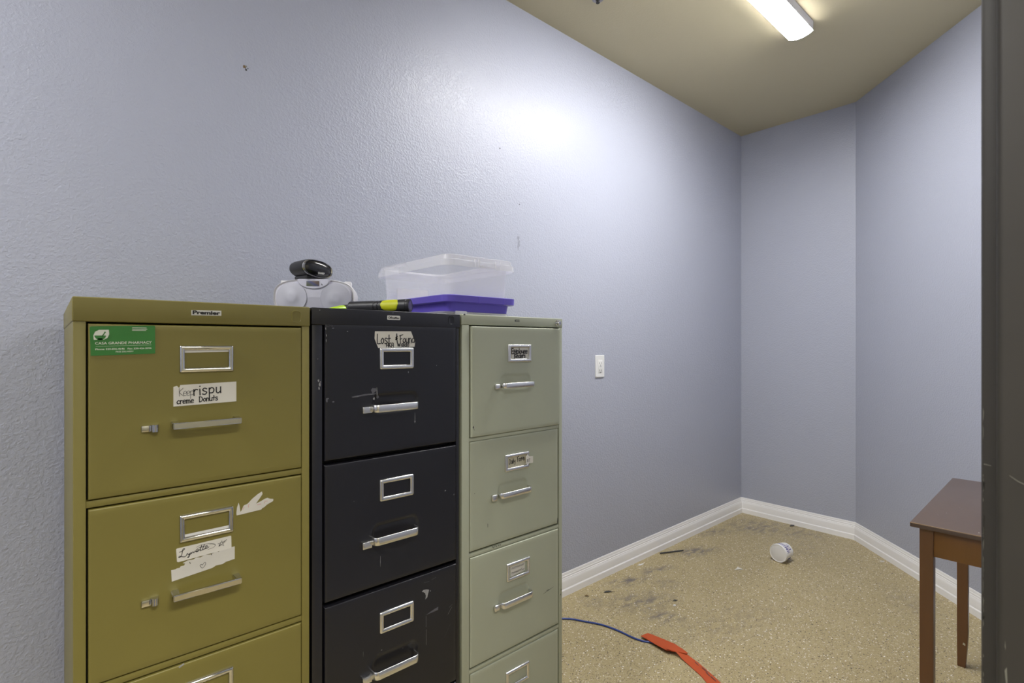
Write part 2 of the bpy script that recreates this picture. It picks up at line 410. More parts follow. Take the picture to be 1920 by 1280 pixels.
baseboard('baseboard_right', (XE, YD), (DX1+.05, YD), (0, 1), t45, 0)

# metal door frame on the right edge of the picture (the photographer stands in this doorway)
def frame_leg(side):
    s = 1 if side > 0 else -1; x = DX1 if side > 0 else DX0
    pl = [(x+s*.02, YD+.012), (x+s*.02, YD+.0), (x+s*.02, YO), (x+s*.02, YO-.012), (x, YO-.012), (x, YO+.02), (x-s*.012, YO+.022), (x-s*.0125, YD-.0150), (x-s*.0121, YD-.0130), (x-s*.0109, YD-.0113), (x-s*.0090, YD-.0102), (x-s*.0070, YD-.0098),
          (x-s*.0, YD-.0098), (x-s*.0, YD-.003), (x+s*.001, YD-.0006), (x+s*.003, YD+.0004), (x+s*.012, YD+.0006)]
    # casing returns over the room face of the wall
    return pl
bm = bmesh.new()
pl = frame_leg(1)[1:]
loft(bm, [xy(pl, 0), xy(pl, DH)])
pl = frame_leg(-1)[1:]
loft(bm, [xy(pl, 0), xy(pl, DH)])
box(bm, DX0-.02, DX1+.02, YO-.012, YD+.0006, DH, DH+.02)
box(bm, DX0, DX1, YO+.02, YD-.012, DH-.012, DH)
def jm(pts, x):                          # wear marks on the frame face that looks to -X
    f = bm.faces.new([bm.verts.new((x, p[0], p[1])) for p in pts]); f.material_index = 1; f.normal_update()
    if f.normal.x > 0: f.normal_flip()
for k in range(46):
    zc = random.choice((1.02, .985, 1.06, .93, 1.10, .90, 1.145)) + random.gauss(0, .02); hh = random.uniform(.0012, .007)
    jm([(YD-.0010, zc-hh), (YD-.0010-random.uniform(.0002, .0007), zc-hh*.3), (YD-.0010-random.uniform(.0002, .0007), zc+hh*.5), (YD-.0010, zc+hh)], DX1-.0001)
xs = DX1-.0129
jm([(.0470, 1.1398), (.042, 1.1360), (.038, 1.1342), (.034, 1.1334), (.034, 1.1338), (.038, 1.1348), (.042, 1.1367), (.0470, 1.1403)], xs)
jm([(.0635, 1.1440), (.0590, 1.1434), (.0590, 1.1441), (.0635, 1.1449)], DX1-.0004)
jm([(.0498, .985), (.0490, .975), (.0480, .972), (.0485, .988)], xs); jm([(.0497, 1.004), (.0491, 1.001), (.0494, 1.009)], xs)
struct('trim_1', bm, ['jamb', 'chip'], 25)

# ------------------------------------------------------------------ filing cabinets
F = 1.0966                               # plane of the drawer fronts
DEPTH = .635
def drawer_mesh(x0, x1, z0, z1, front, back, dish=None, rad=.003):
    """pan-shaped drawer front as a fine grid with rolled edges and, where asked, a pressed finger recess"""
    bm = bmesh.new()
    def axis(a, b, extra):
        s = {a, a+.0008, a+rad*.5, a+rad, b, b-.0008, b-rad*.5, b-rad}
        n = 26
        for i in range(1, n): s.add(a+(b-a)*i/n)
        for e0, e1 in extra:
            for i in range(17): s.add(e0+(e1-e0)*i/16)
        s = sorted(s); out = [s[0]]
        for v in s[1:]:
            if v-out[-1] > .0004: out.append(v)
        return out
    ex = [(dish[0]-.008, dish[0]+.012), (dish[1]-.012, dish[1]+.008)] if dish else []
    ez = [(dish[2]-.010, dish[3]+.010)] if dish else []
    X, Z = axis(x0, x1, ex), axis(z0, z1, ez)
    def dep(x, z):
        e = min(x-x0, x1-x, z-z0, z1-z); y = front
        if e < rad: y += rad-math.sqrt(max(0, rad*rad-(rad-e)**2))
        if dish:
            cx, cz = (dish[0]+dish[1])/2, (dish[2]+dish[3])/2; hw, hh = (dish[1]-dish[0])/2, (dish[3]-dish[2])/2; r = hh*.8
            dx, dz = max(abs(x-cx)-(hw-r), 0), max(abs(z-cz)-(hh-r), 0); d = math.hypot(dx, dz)-r
            t = min(1, max(0, (.004-d)/.009)); y += dish[4]*t*t*(3-2*t)
        return y
    V = [[bm.verts.new((x, dep(x, z), z)) for x in X] for z in Z]
    for j in range(len(Z)-1):
        for i in range(len(X)-1): bm.faces.new((V[j][i], V[j][i+1], V[j+1][i+1], V[j+1][i]))
    per = V[0][:] + [r[-1] for r in V[1:]] + V[-1][-2::-1] + [r[0] for r in V[-2:0:-1]]
    bk = [bm.verts.new((v.co.x, back, v.co.z)) for v in per]
    n = len(per)
    for i in range(n): bm.faces.new((per[(i+1) % n], per[i], bk[i], bk[(i+1) % n]))
    bm.faces.new(bk)
    return bm
def holder(parent, x0, x1, z0, z1, band, y, mat, r=.002, paper=None):
    bm = bmesh.new(); cx, cz, w, h = (x0+x1)/2, (z0+z1)/2, x1-x0, z1-z0
    prof = [(0, 0), (.0003, -.0030), (.0016, -.0046), (band*.45, -.0056), (band-.0016, -.0046), (band-.0002, -.0026), (band, -.0006)]
    loft(bm, [xz(rrect(cx, cz, w-2*o, h-2*o, max(.0006, r-o*.4), 3), y+d) for o, d in prof], False, False)
    return obj('label_holder', bm, mat, parent, ang=50)
def bar_handle(parent, x0, x1, z0, z1, y, p, mat):
    bm = bmesh.new()
    loft(bm, [[(x0, y-p, z0), (x0, y-p, z1), (x0-.002, y-p+.007, z1), (x0-.002, y-p+.007, z0)][::-1], [(x1, y-p, z0), (x1, y-p, z1), (x1+.002, y-p+.007, z1), (x1+.002, y-p+.007, z0)][::-1]])
    for xa, xb, s in ((x0, x0+.009, 1), (x1-.009, x1, -1)):
        loft(bm, [[(xa-.001*s, y-p+.003, z0+.0004), (xb, y-p+.003, z0+.0004), (xb, y-p+.003, z1-.0004), (xa-.001*s, y-p+.003, z1-.0004)],
                  [(xa-.001, y+.001, z0+.001), (xb+.002, y+.001, z0+.001), (xb+.002, y+.001, z1+.001), (xa-.001, y+.001, z1+.001)]])
    bmesh.ops.bevel(bm, geom=bm.edges[:], offset=.0011, segments=2, affect='EDGES')
    return obj('handle', bm, mat, parent, ang=45)
def strap_handle(parent, x0, x1, z0, z1, y, p, mat, rad=.013, th=.0035):
    path = [(x0, y+.001)]
    for i in range(9):
        a = pi+i*pi/2/8; path.append((x0+rad+rad*cos(a), y-p+rad+rad*sin(a)))
    for i in range(9):
        a = 1.5*pi+i*pi/2/8; path.append((x1-rad+rad*cos(a), y-p+rad+rad*sin(a)))
    path.append((x1, y+.001)); P = [Vector(v) for v in path]; loops = []
    for i, v in enumerate(P):
        d = (P[min(len(P)-1, i+1)]-P[max(0, i-1)]).normalized(); nn = Vector((-d.y, d.x))*th   # inwards
        o, k = v, v+nn; b = .0009; m1, m2 = v+nn*.28, v+nn*.72
        loops.append([(m1.x, m1.y, z1), (m2.x, m2.y, z1), (k.x, k.y, z1-b), (k.x, k.y, z0+b), (m2.x, m2.y, z0), (m1.x, m1.y, z0), (o.x, o.y, z0+b), (o.x, o.y, z1-b)])
    bm = bmesh.new(); loft(bm, loops)
    return obj('handle', bm, mat, parent, ang=50)
def latch(parent, x0, x1, z0, z1, y, kind, mat):
    bm = bmesh.new(); w = x1-x0
    if kind == 'olive':
        box(bm, x0, x0+w*.52, y-.006, y, z0+.001, z1-.001, .0009)
        loops = []
        for i in range(9):
            a = pi*i/8; xx = x0+w*.5+w*.5*i/8; yy = y-.004-.007*sin(a)**.7 if i < 8 else y
            loops.append([(xx, yy, z0), (xx, y, z0), (xx, y, z1), (xx, yy, z1)])
        loft(bm, loops)
    else:
        box(bm, x0, x1, y-.009, y+.0005, z0, z1, .0012 if kind == 'black' else .003)
    return obj('latch', bm, mat, parent, ang=45)
def shell(bm, x0, x1, y0, y1, lidz, top, over, stile_l, stile_r, rails, fy):
    t = .0012
    zb = lidz
    # lid with its turned-down front, sitting a hair proud of the sides
    box(bm, x0-over, x1+over, y0, y1, zb, top, .0022, seg=3)
    box(bm, x0, x0+.016, fy+.02, y1-.002, .0, zb+.012); box(bm, x1-.016, x1, fy+.02, y1-.002, .0, zb+.012)   # sides
    box(bm, x0, x1, y1-.004, y1-.002, .0, zb)                                                                 # back
    box(bm, x0, stile_l, fy, fy+.022, 0, zb, .0012); box(bm, stile_r, x1, fy, fy+.022, 0, zb, .0012)          # face posts
    for za, zc, ry in rails: box(bm, stile_l-.0005, stile_r+.0005, ry, ry+.018, za, zc, .0015)
    box(bm, x0+.004, x1-.004, fy+.018, y1-.01, .015, .045)                                                     # plinth
    box(bm, stile_l-.006, stile_r+.006, fy+.03, fy+.034, .05, zb-.004, mi=1)                                  # added black sheet standing in for the shade behind the drawer gaps
GRP = 'filing cabinets in a row along the wall'

# ---- olive cabinet
oc = thing('filing_cabinet', 'olive green four-drawer metal filing cabinet with green business card at its corner', 'filing cabinet', (.218, F+DEPTH/2, 0), 0, GRP)
ZT = [1.2775, .9722, .6669, .3616]; DHT = .2895
bm = bmesh.new()
rails = [(z-DHT-.0130, z-DHT-.0018, F+.0015) for z in ZT[:3]] + [(.045, ZT[3]-DHT-.002, F+.0015)]
shell(bm, .0286, .4072, F, W-.020, 1.2806, 1.321, .0013, .0450, .3915, rails, F+.0008)
c = rrect(.3802, 1.2998, .0195, .0245, .006, 4)
loft(bm, [xz(c, F+.0005), xz([(.3802+(p[0]-.3802)*.98, 1.2998+(p[1]-1.2998)*.98) for p in c], F-.0010), xz([(.3802+(p[0]-.3802)*.90, 1.2998+(p[1]-1.2998)*.92) for p in c], F-.0012), xz([(.3802+(p[0]-.3802)*.86, 1.2998+(p[1]-1.2998)*.88) for p in c], F-.0004)], False, True)
obj('body', bm, ['olive', 'dark'], oc)
bm = bmesh.new(); slab(bm, [(.1934, 1.2962), (.2421, 1.2969), (.2421, 1.3063), (.1934, 1.3056)], F-.0008, .001)
printed(bm, 'Premier', .1952, 1.2985, .0092, F-.0012, 1, bold=.05, width=.0452)
obj('nameplate', bm, ['plate', 'ink'], oc, label='silver nameplate with bold black lettering')
for k, zt in enumerate(ZT):
    bm = drawer_mesh(.0474, .3908, zt-DHT, zt, F, F+.019)
    y = F-.0006
    if k == 0:
        blob(bm, .3335, 1.133, .0014, .0012, y, 1, jag=.2); blob(bm, .317, 1.2535, .0008, .0006, y, 1)
    if k == 2: ribbon(bm, [(.175, .664), (.181, .667)], .003, y, 2)
    d = obj('drawer', bm, ['olive', 'rust', 'scratch'], oc, ang=40)
    zh = zt-.0362
    h = holder(d, .1746, .2628, zh-.0492, zh, .0088, F, 'chrome')
    if k == 0:
        bm = bmesh.new(); slab(bm, [(.1825, 1.2280), (.2555, 1.2292), (.2555, 1.2345), (.1825, 1.2345)], F-.0008, .0006); obj('paper_slip', bm, 'paper', d, label='white paper slip left in the holder')
    if k == 1:
        bm = bmesh.new(); slab(bm, [(.1825, .8950), (.2545, .8952), (.2545, .9002), (.1825, .8998)], F-.0008, .0006); obj('paper_slip', bm, 'paper', d, label='white paper slip left in the holder')
    zc = zt-.1775 if k == 0 else zt-.1735
    bar_handle(d, .1625, .2710, zc-.0055, zc+.0052, F, .026, 'chrome')
    latch(d, .1185, .1445, zc-.009, zc+.0035, F, 'olive', 'chrome')
    if k == 0:
        bm = bmesh.new()
        slab(bm, [(.1657, 1.1322), (.2678, 1.1342), (.2678, 1.1720), (.1762, 1.1700), (.1752, 1.1660), (.1736, 1.1655), (.1712, 1.1688), (.1657, 1.1672)], F-.0006, .0008)
        y = F-.0010
        hand(bm, 'Keep', .1735, 1.1500, .0150, .0008, y, .0, .86, .85, 2)
        hand(bm, 'rispu', .1955, 1.1495, .0195, .0020, y-.0001, .06, 1.12, 1.05, 1)
        hand(bm, 'creme', .1705, 1.1362, .0105, .0016, y, .02, 1.02, 1.0, 1); hand(bm, 'Donuts', .2050, 1.1375, .0105, .0016, y, .04, .98, 1.0, 1)
        obj('tape_label', bm, ['tape', 'ink', 'inkthin'], d, label='white tape label with handwritten doughnut joke')
        # green business card
        bm = bmesh.new(); ax, az = .0495, 1.2243
        slab(bm, [(.0508, 1.2243), (.1387, 1.2272), (.1385, 1.2748), (.1365, 1.2760), (.0515, 1.2728), (.0495, 1.2712)], F-.0008, .0010)
        y = F-.0012; sl = .010
        cxm, czm, rm = .0645, 1.2590, .0100       # leaf emblem holding a mortar and pestle
        leaf = [(cxm-.0098, czm-.0082), (cxm-.0103, czm-.001), (cxm-.008, czm+.005), (cxm-.003, czm+.0082), (cxm+.0098, czm+.0085), (cxm+.0104, czm+.001), (cxm+.008, czm-.005), (cxm+.003, czm-.0082)]
        poly(bm, leaf, y, 1)
        bowl = [(cxm-.0090, czm-.0012), (cxm+.0062, czm-.0012)] + [(cxm-.0014+.0076*cos(a), czm-.0012+.0076*sin(a)*.95) for a in [-.25*i for i in range(1, 13)]]
        poly(bm, bowl, y-.0003, 0); poly(bm, [(cxm-.006, czm-.0088), (cxm+.003, czm-.0088), (cxm+.001, czm-.0058), (cxm-.004, czm-.0058)], y-.0003, 0)
        ribbon(bm, [(cxm+.0014, czm-.002), (cxm+.0046, czm+.0036)], .0016, y-.0003, 0); blob(bm, cxm+.0048, czm+.0042, .0012, .0012, y-.00035, 0, jag=0)
        printed(bm, 'CASA GRANDE PHARMACY', .0565, 1.2430, .0058, y, 1, .012, width=.0770, slope=.022)
        ribbon(bm, [(.0570, 1.2398), (.1330, 1.2422)], .0003, y, 1)
        printed(bm, 'Phone: 520-836-4646   Fax: 520-426-2096', .0568, 1.2338, .0036, y, 1, .02, width=.0765, slope=.022)
        printed(bm, 'FREE DELIVERY', .0835, 1.2296, .0034, y, 1, .01, width=.0245, slope=.02)
        for r_, wd in enumerate((.018, .021, .0185)):
            x = .1062
            while x < .1062+wd:
                w = random.uniform(.0008, .003); ribbon(bm, [(x, 1.2712-.0022*r_+.0003), (x+w, 1.2712-.0022*r_+.0004)], .0009, y, 1); x += w+.0006
        obj('business_card', bm, ['green', 'cardtext'], d, label='green business card printed in white')
    if k == 1:
        bm = bmesh.new(); slab(bm, [(.1712, .8540), (.1735, .8528), (.2590, .8562), (.2595, .8575), (.2588, .8790), (.2572, .8795), (.1708, .8775), (.1698, .8762)], F-.0007, .0009)
        y = F-.0011
        for s, w in (([(.1748, .8702), (.1790, .8712), (.1826, .8738), (.1818, .8752), (.1800, .8738), (.1792, .8690), (.1778, .8635), (.1754, .8606), (.1738, .8612), (.1750, .8630), (.1790, .8612), (.1825, .8600), (.1852, .8612)], .0011),
                     ([(.1852, .8612), (.1872, .8652), (.1888, .8615), (.1908, .8645), (.1898, .8582), (.1872, .8572), (.1915, .8620), (.1928, .8655), (.1935, .8628), (.1958, .8658), (.1972, .8632), (.1988, .8662), (.2010, .8638)], .0010),
                     ([(.2010, .8638), (.2042, .8668), (.2028, .8690), (.2008, .8662), (.2025, .8635), (.2070, .8672)], .0011), ([(.2098, .8742), (.2072, .8650), (.2105, .8652)], .0012), ([(.2140, .8748), (.2112, .8655), (.2150, .8662)], .0012), ([(.2050, .8705), (.2185, .8712)], .0009),
                     ([(.2150, .8662), (.2188, .8692), (.2178, .8708), (.2152, .8682), (.2172, .8658), (.2215, .8680)], .0010), ([(.2015, .8722), (.2090, .8748), (.2230, .8738), (.2320, .8700), (.2290, .8652), (.2200, .8635)], .0005), ([(.2222, .8722), (.2282, .8712), (.2322, .8680)], .0004),
                     ([(.2380, .8648), (.2425, .8740), (.2465, .8640), (.2360, .8698), (.2500, .8712), (.2380, .8648)], .0011), ([(.2440, .8700), (.2510, .8740)], .0009)):
            ribbon(bm, smooth_pts(s, 4) if len(s) != 6 or s[0] != s[-1] else s, w, y, 1)
        obj('tape_label', bm, ['tape', 'ink'], d, label='white tape label with a cursive name and a star')
        bm = bmesh.new()
        up = [(.1624, .8415), (.1690, .8408), (.1712, .8422), (.1755, .8418), (.1770, .8442), (.1822, .8440), (.1836, .8475), (.1800, .8490), (.1880, .8520), (.1962, .8512), (.2010, .8535), (.2080, .8520), (.2150, .8548), (.2240, .8528), (.2330, .8560), (.2375, .8540), (.2410, .8568), (.2650, .8572)]
        lo = [(.2650, .8338), (.2500, .8322), (.2440, .8295), (.2330, .8300), (.2280, .8275), (.2235, .8268), (.1632, .8208)]
        slab(bm, up+lo, F-.0006, .0008)
        for s, w in (([(.2108, .8372), (.2090, .8390), (.2072, .8378), (.2080, .8350), (.2110, .8318), (.2150, .8352), (.2165, .8395), (.2140, .8408), (.2108, .8372)], .0007), ([(.1905, .8480), (.1918, .8452)], .0009), ([(.2255, .8538), (.2262, .8515)], .0009)):
            ribbon(bm, smooth_pts(s, 4), w, F-.0010, 1)
        obj('tape_label', bm, ['torn', 'ink'], d, label='half torn paper tape with a drawn heart')
        bm = bmesh.new()
        slab(bm, [(.2683, .9160), (.2740, .9158), (.2960, .9170), (.3128, .9178), (.3140, .9200), (.3180, .9212), (.3230, .9252), (.3348, .9302), (.3350, .9342), (.3300, .9352), (.3240, .9385), (.3185, .9372), (.3120, .9342), (.3025, .9312), (.3090, .9395), (.3150, .9480), (.3138, .9528), (.3060, .9490), (.2960, .9420), (.2880, .9340), (.2810, .9322), (.2765, .9225), (.2750, .9210), (.2735, .9330), (.2718, .9392), (.2690, .9300), (.2680, .9210)], F-.0006, .0008)
        for s in ([(.2790, .9250), (.2815, .9290)], [(.2890, .9270), (.2892, .9320), (.2910, .9330)], [(.3050, .9285), (.3120, .9290)], [(.3180, .9290), (.3195, .9330), (.3240, .9322)]): ribbon(bm, s, .0008, F-.0009, 1)
        obj('torn_sticker', bm, ['torn', 'red'], d, label='torn white sticker remnant beside the label holder')

# ---- black cabinet
bc = thing('filing_cabinet', 'black four-drawer metal filing cabinet with scratched fronts, middle of the row', 'filing cabinet', (.603, F+DEPTH/2, 0), 0, GRP)
ZT = [1.2868, .9838, .6795, .3752]; HB = [.2935, .2935, .2985, .2985]
bm = bmesh.new()
shell(bm, .4135, .7928, F, W-.020, 1.2845, 1.321, .0016, .4356, .7838, [(.045, .070, F+.006)], F+.003)
c = rrect(.7665, 1.3045, .017, .021, .006, 4)
loft(bm, [xz(c, F+.0005), xz([(.7665+(p[0]-.7665)*.97, 1.3045+(p[1]-1.3045)*.97) for p in c], F-.0009), xz([(.7665+(p[0]-.7665)*.88, 1.3045+(p[1]-1.3045)*.9) for p in c], F-.0004)], False, True)
for x, z, rx, rz in ((.4270, 1.166, .0016, .003), (.4300, 1.158, .002, .004), (.4280, 1.1500, .0016, .003), (.4310, 1.163, .001, .002), (.4255, 1.212, .0008, .0008)): blob(bm, x, z, rx, rz, F+.0024, 2)
blob(bm, .4285, 1.3155, .0012, .0007, F-.0004, 2); blob(bm, .6015, 1.3165, .002, .0012, F-.0004, 3)
obj('body', bm, ['black', 'dark', 'scratch', 'scuff'], bc)
bm = bmesh.new(); loft(bm, [xz(rrect(.6032, 1.3051, .0335, .0103, .002, 3), F+.0002), xz(rrect(.6032, 1.3051, .0335, .0103, .002, 3), F-.0008)], True, True)
printed(bm, 'OfficeMax', .5885, 1.3027, .0068, F-.0012, 1, .03, width=.0292)
obj('nameplate', bm, ['plate', 'ink'], bc, label='silver nameplate with small black lettering')
HZ = [(1.185, 1.2352), (.8815, .9325), (.578, .6275), (.275, .3245)]; HH = [(1.0895, 1.1065), (.7905, .8085), (.4885, .5065), (.185, .203)]; LZ = [(1.0885, 1.1028), (.7848, .800), (.483, .498), (.180, .195)]
for k, zt in enumerate(ZT):
    hz = HH[k]
    bm = drawer_mesh(.4400, .7822, zt-HB[k], zt, F, F+.022, (.552, .668, hz[0]-.004, hz[1]+.022, .0055))
    y = F-.0005
    S = lambda pts, w, mi=1: ribbon(bm, pts, w, y, mi, True)
    if k == 0:
        S([(.5010, 1.1268), (.5300, 1.1290), (.5560, 1.1310)], .0042, 2); S([(.5010, 1.1250), (.5250, 1.1275), (.5540, 1.1292)], .0007)
        S([(.5600, 1.1440), (.5605, 1.1320), (.5610, 1.1200)], .0018); blob(bm, .5620, 1.1230, .003, .004, y, 2); blob(bm, .5530, 1.1190, .002, .003, y, 1); blob(bm, .553, 1.138, .006, .006, y+.0002, 2)
        S([(.6600, 1.0780), (.6602, 1.0650), (.6600, 1.0530)], .0012); blob(bm, .6600, 1.0565, .0014, .003, y, 1); blob(bm, .6420, 1.1765, .0010, .0030, y, 1)
        for q_ in range(9): blob(bm, .4405+random.random()*.018, 1.2835-random.random()*.006, .0025, .0012, y, 2)
        for x, z, rx, rz in ((.4415, 1.277, .001, .003), (.4430, 1.262, .0008, .003), (.4425, 1.251, .0007, .003), (.4450, 1.127, .003, .002), (.4440, 1.1235, .002, .004), (.4580, 1.119, .0025, .0015), (.4900, 1.2715, .0015, .0008), (.722, 1.190, .001, .001)): blob(bm, x, z, rx, rz, y, 1 if rx < .002 else 2)
    if k == 1:
        S([(.5692, .7560), (.5692, .7400)], .0016); S([(.5688, .7470), (.5690, .7330)], .0012); blob(bm, .7480, .8735, .0022, .0016, y, 1); blob(bm, .7745, .8590, .001, .0018, y, 1); blob(bm, .632, .892, .0008, .0008, y, 1); blob(bm, .505, .895, .001, .001, y, 2)
    if k == 2:
        poly(bm, [(.6790, .6400), (.6840, .6430), (.6920, .6420), (.7000, .6385), (.6970, .6290), (.6945, .6215), (.6890, .6180), (.6910, .6270), (.6890, .6330), (.6850, .6370)], y, 1)
        for q_ in range(7): blob(bm, .688+random.random()*.02, .622+random.random()*.02, .001, .001, y, 1)
        poly(bm, [(.6900, .5790), (.7260, .5800), (.7270, .5880), (.7090, .5845)], y, 2)
        S([(.6915, .5760), (.6915, .5500)], .0013); S([(.6920, .5430), (.6920, .5060)], .0014)
        S([(.7560, .5590), (.7680, .5730)], .0014); S([(.7600, .5750), (.7700, .5800)], .0008); S([(.6860, .6600), (.7000, .6590)], .002, 2); S([(.7080, .6610), (.7200, .6630)], .002, 2)
        S([(.5270, .5540), (.5270, .5430)], .0009); S([(.7450, .5050), (.7650, .5330)], .0006, 2); blob(bm, .5720, .5400, .0016, .0008, y, 1); blob(bm, .627, .523, .0007, .0009, y, 1); S([(.6130, .4880), (.6130, .4820)], .0007)
    d = obj('drawer', bm, ['black', 'scratch', 'scuff'], bc, ang=40)
    holder(d, .5664, .6560, *HZ[k], .0103, F, 'alu', .004)
    strap_handle(d, .5440, .6610, *hz, F, .024, 'alu')
    latch(d, .5225, .5445, *LZ[k], F, 'black', 'alu')
    if k == 0:
        bm = bmesh.new(); slab(bm, [(.5556, 1.2726), (.5546, 1.2560), (.5636, 1.2348), (.6588, 1.2369), (.6606, 1.2478), (.6490, 1.2740)], F-.0006, .0008)
        y = F-.0010
        hand(bm, 'Lost', .5598, 1.2440, .0225, .0023, y, .0, 1.0, .82, 1); hand(bm, '&', .6065, 1.2480, .0195, .0027, y, 0, 1, .75, 1)
        hand(bm, 'Found', .6175, 1.2450, .0205, .0020, y, .03, .93, .84, 1)
        hand(bm, 'AKA', .5835, 1.2368, .0108, .0019, y, 0, 1.0, .98, 1); hand(bm, 'Waldo', .6120, 1.2375, .0122, .0020, y, 0, 1.06, .98, 1)
        obj('tape_label', bm, ['tape', 'ink'], d, label='cream tape label with two lines of black marker')

# ---- putty grey cabinet
gc = thing('filing_cabinet', 'putty grey four-drawer metal filing cabinet with keyed lock, nearest the outlet', 'filing cabinet', (.991, F+DEPTH/2, 0), 0, GRP)
ZT = [1.2905, .9858, .6805, .3745]; DH_ = [.2925, .2890, .2890, .2890]; PULL = [.005, 0, .001, 0]
bm = bmesh.new()
shell(bm, .8005, 1.1800, F, W-.020, 1.2940, 1.3213, .0016, .8240, 1.1660, [(z+.0008, z+.0112, F+.0015) for z in (.9856, .6808, .3748)] + [(.045, .083, F+.0015)], F+.0005)
y = F-.0003
def bar_(x0, x1, z0, z1, mi): poly(bm, [(x0, z0), (x1, z0), (x1, z1), (x0, z1)], y, mi)
bar_(.9840, .9872, 1.3068, 1.3125, 2)
for zz in (1.3115, 1.3090, 1.3065): bar_(.9872, 1.0025, zz, zz+.0014, 2)
for x, z in ((.904, .6902), (.912, .691), (.918, .689), (.925, .690), (.908, .688), (.931, .6895)): blob(bm, x, z, .002, .0014, F+.0009, 2)
blob(bm, .8080, 1.3205, .0035, .0022, y, 2); blob(bm, 1.175, .49, .0012, .004, F+.0001, 2); blob(bm, 1.1735, .475, .001, .003, F+.0001, 2)
obj('body', bm, ['grey', 'dark', 'mblack'], gc)
bm = bmesh.new(); lathe_axis(bm, (1.1590, F+.001, 1.3075), (0, -1, 0), [(0, .0098), (.0025, .0098), (.004, .0088), (.0042, .0078), (.010, .0074), (.0118, .0062), (.0122, .0045)], 24)
yk = F-.0116
poly(bm, [(1.1581, 1.3035), (1.1599, 1.3035), (1.1600, 1.3110), (1.1580, 1.3110)], yk, 1)
obj('lock', bm, ['chrome', 'slot'], gc, label='round chrome key lock')
GX = [(.8285, 1.1655), (.8262, 1.1612), (.8268, 1.1620), (.8268, 1.1620)]
HX = [(.9530, 1.0415), (.9465, 1.0375), (.9518, 1.0398), (.9500, 1.0380)]; HZ = [(1.1925, 1.2425), (.8875, .9350), (.5805, .6305), (.2790, .3290)]
SX = [(.9250, 1.0430), (.9195, 1.0355), (.9225, 1.0395), (.9225, 1.0395)]; SZ = [(1.1225, 1.1370), (.8215, .8370), (.5205, .5375), (.216, .233)]; LX = [.9035, .8960, .9040, .9040]; LZ = [(1.1205, 1.1345), (.8165, .8340), (.5155, .532), (.212, .228)]
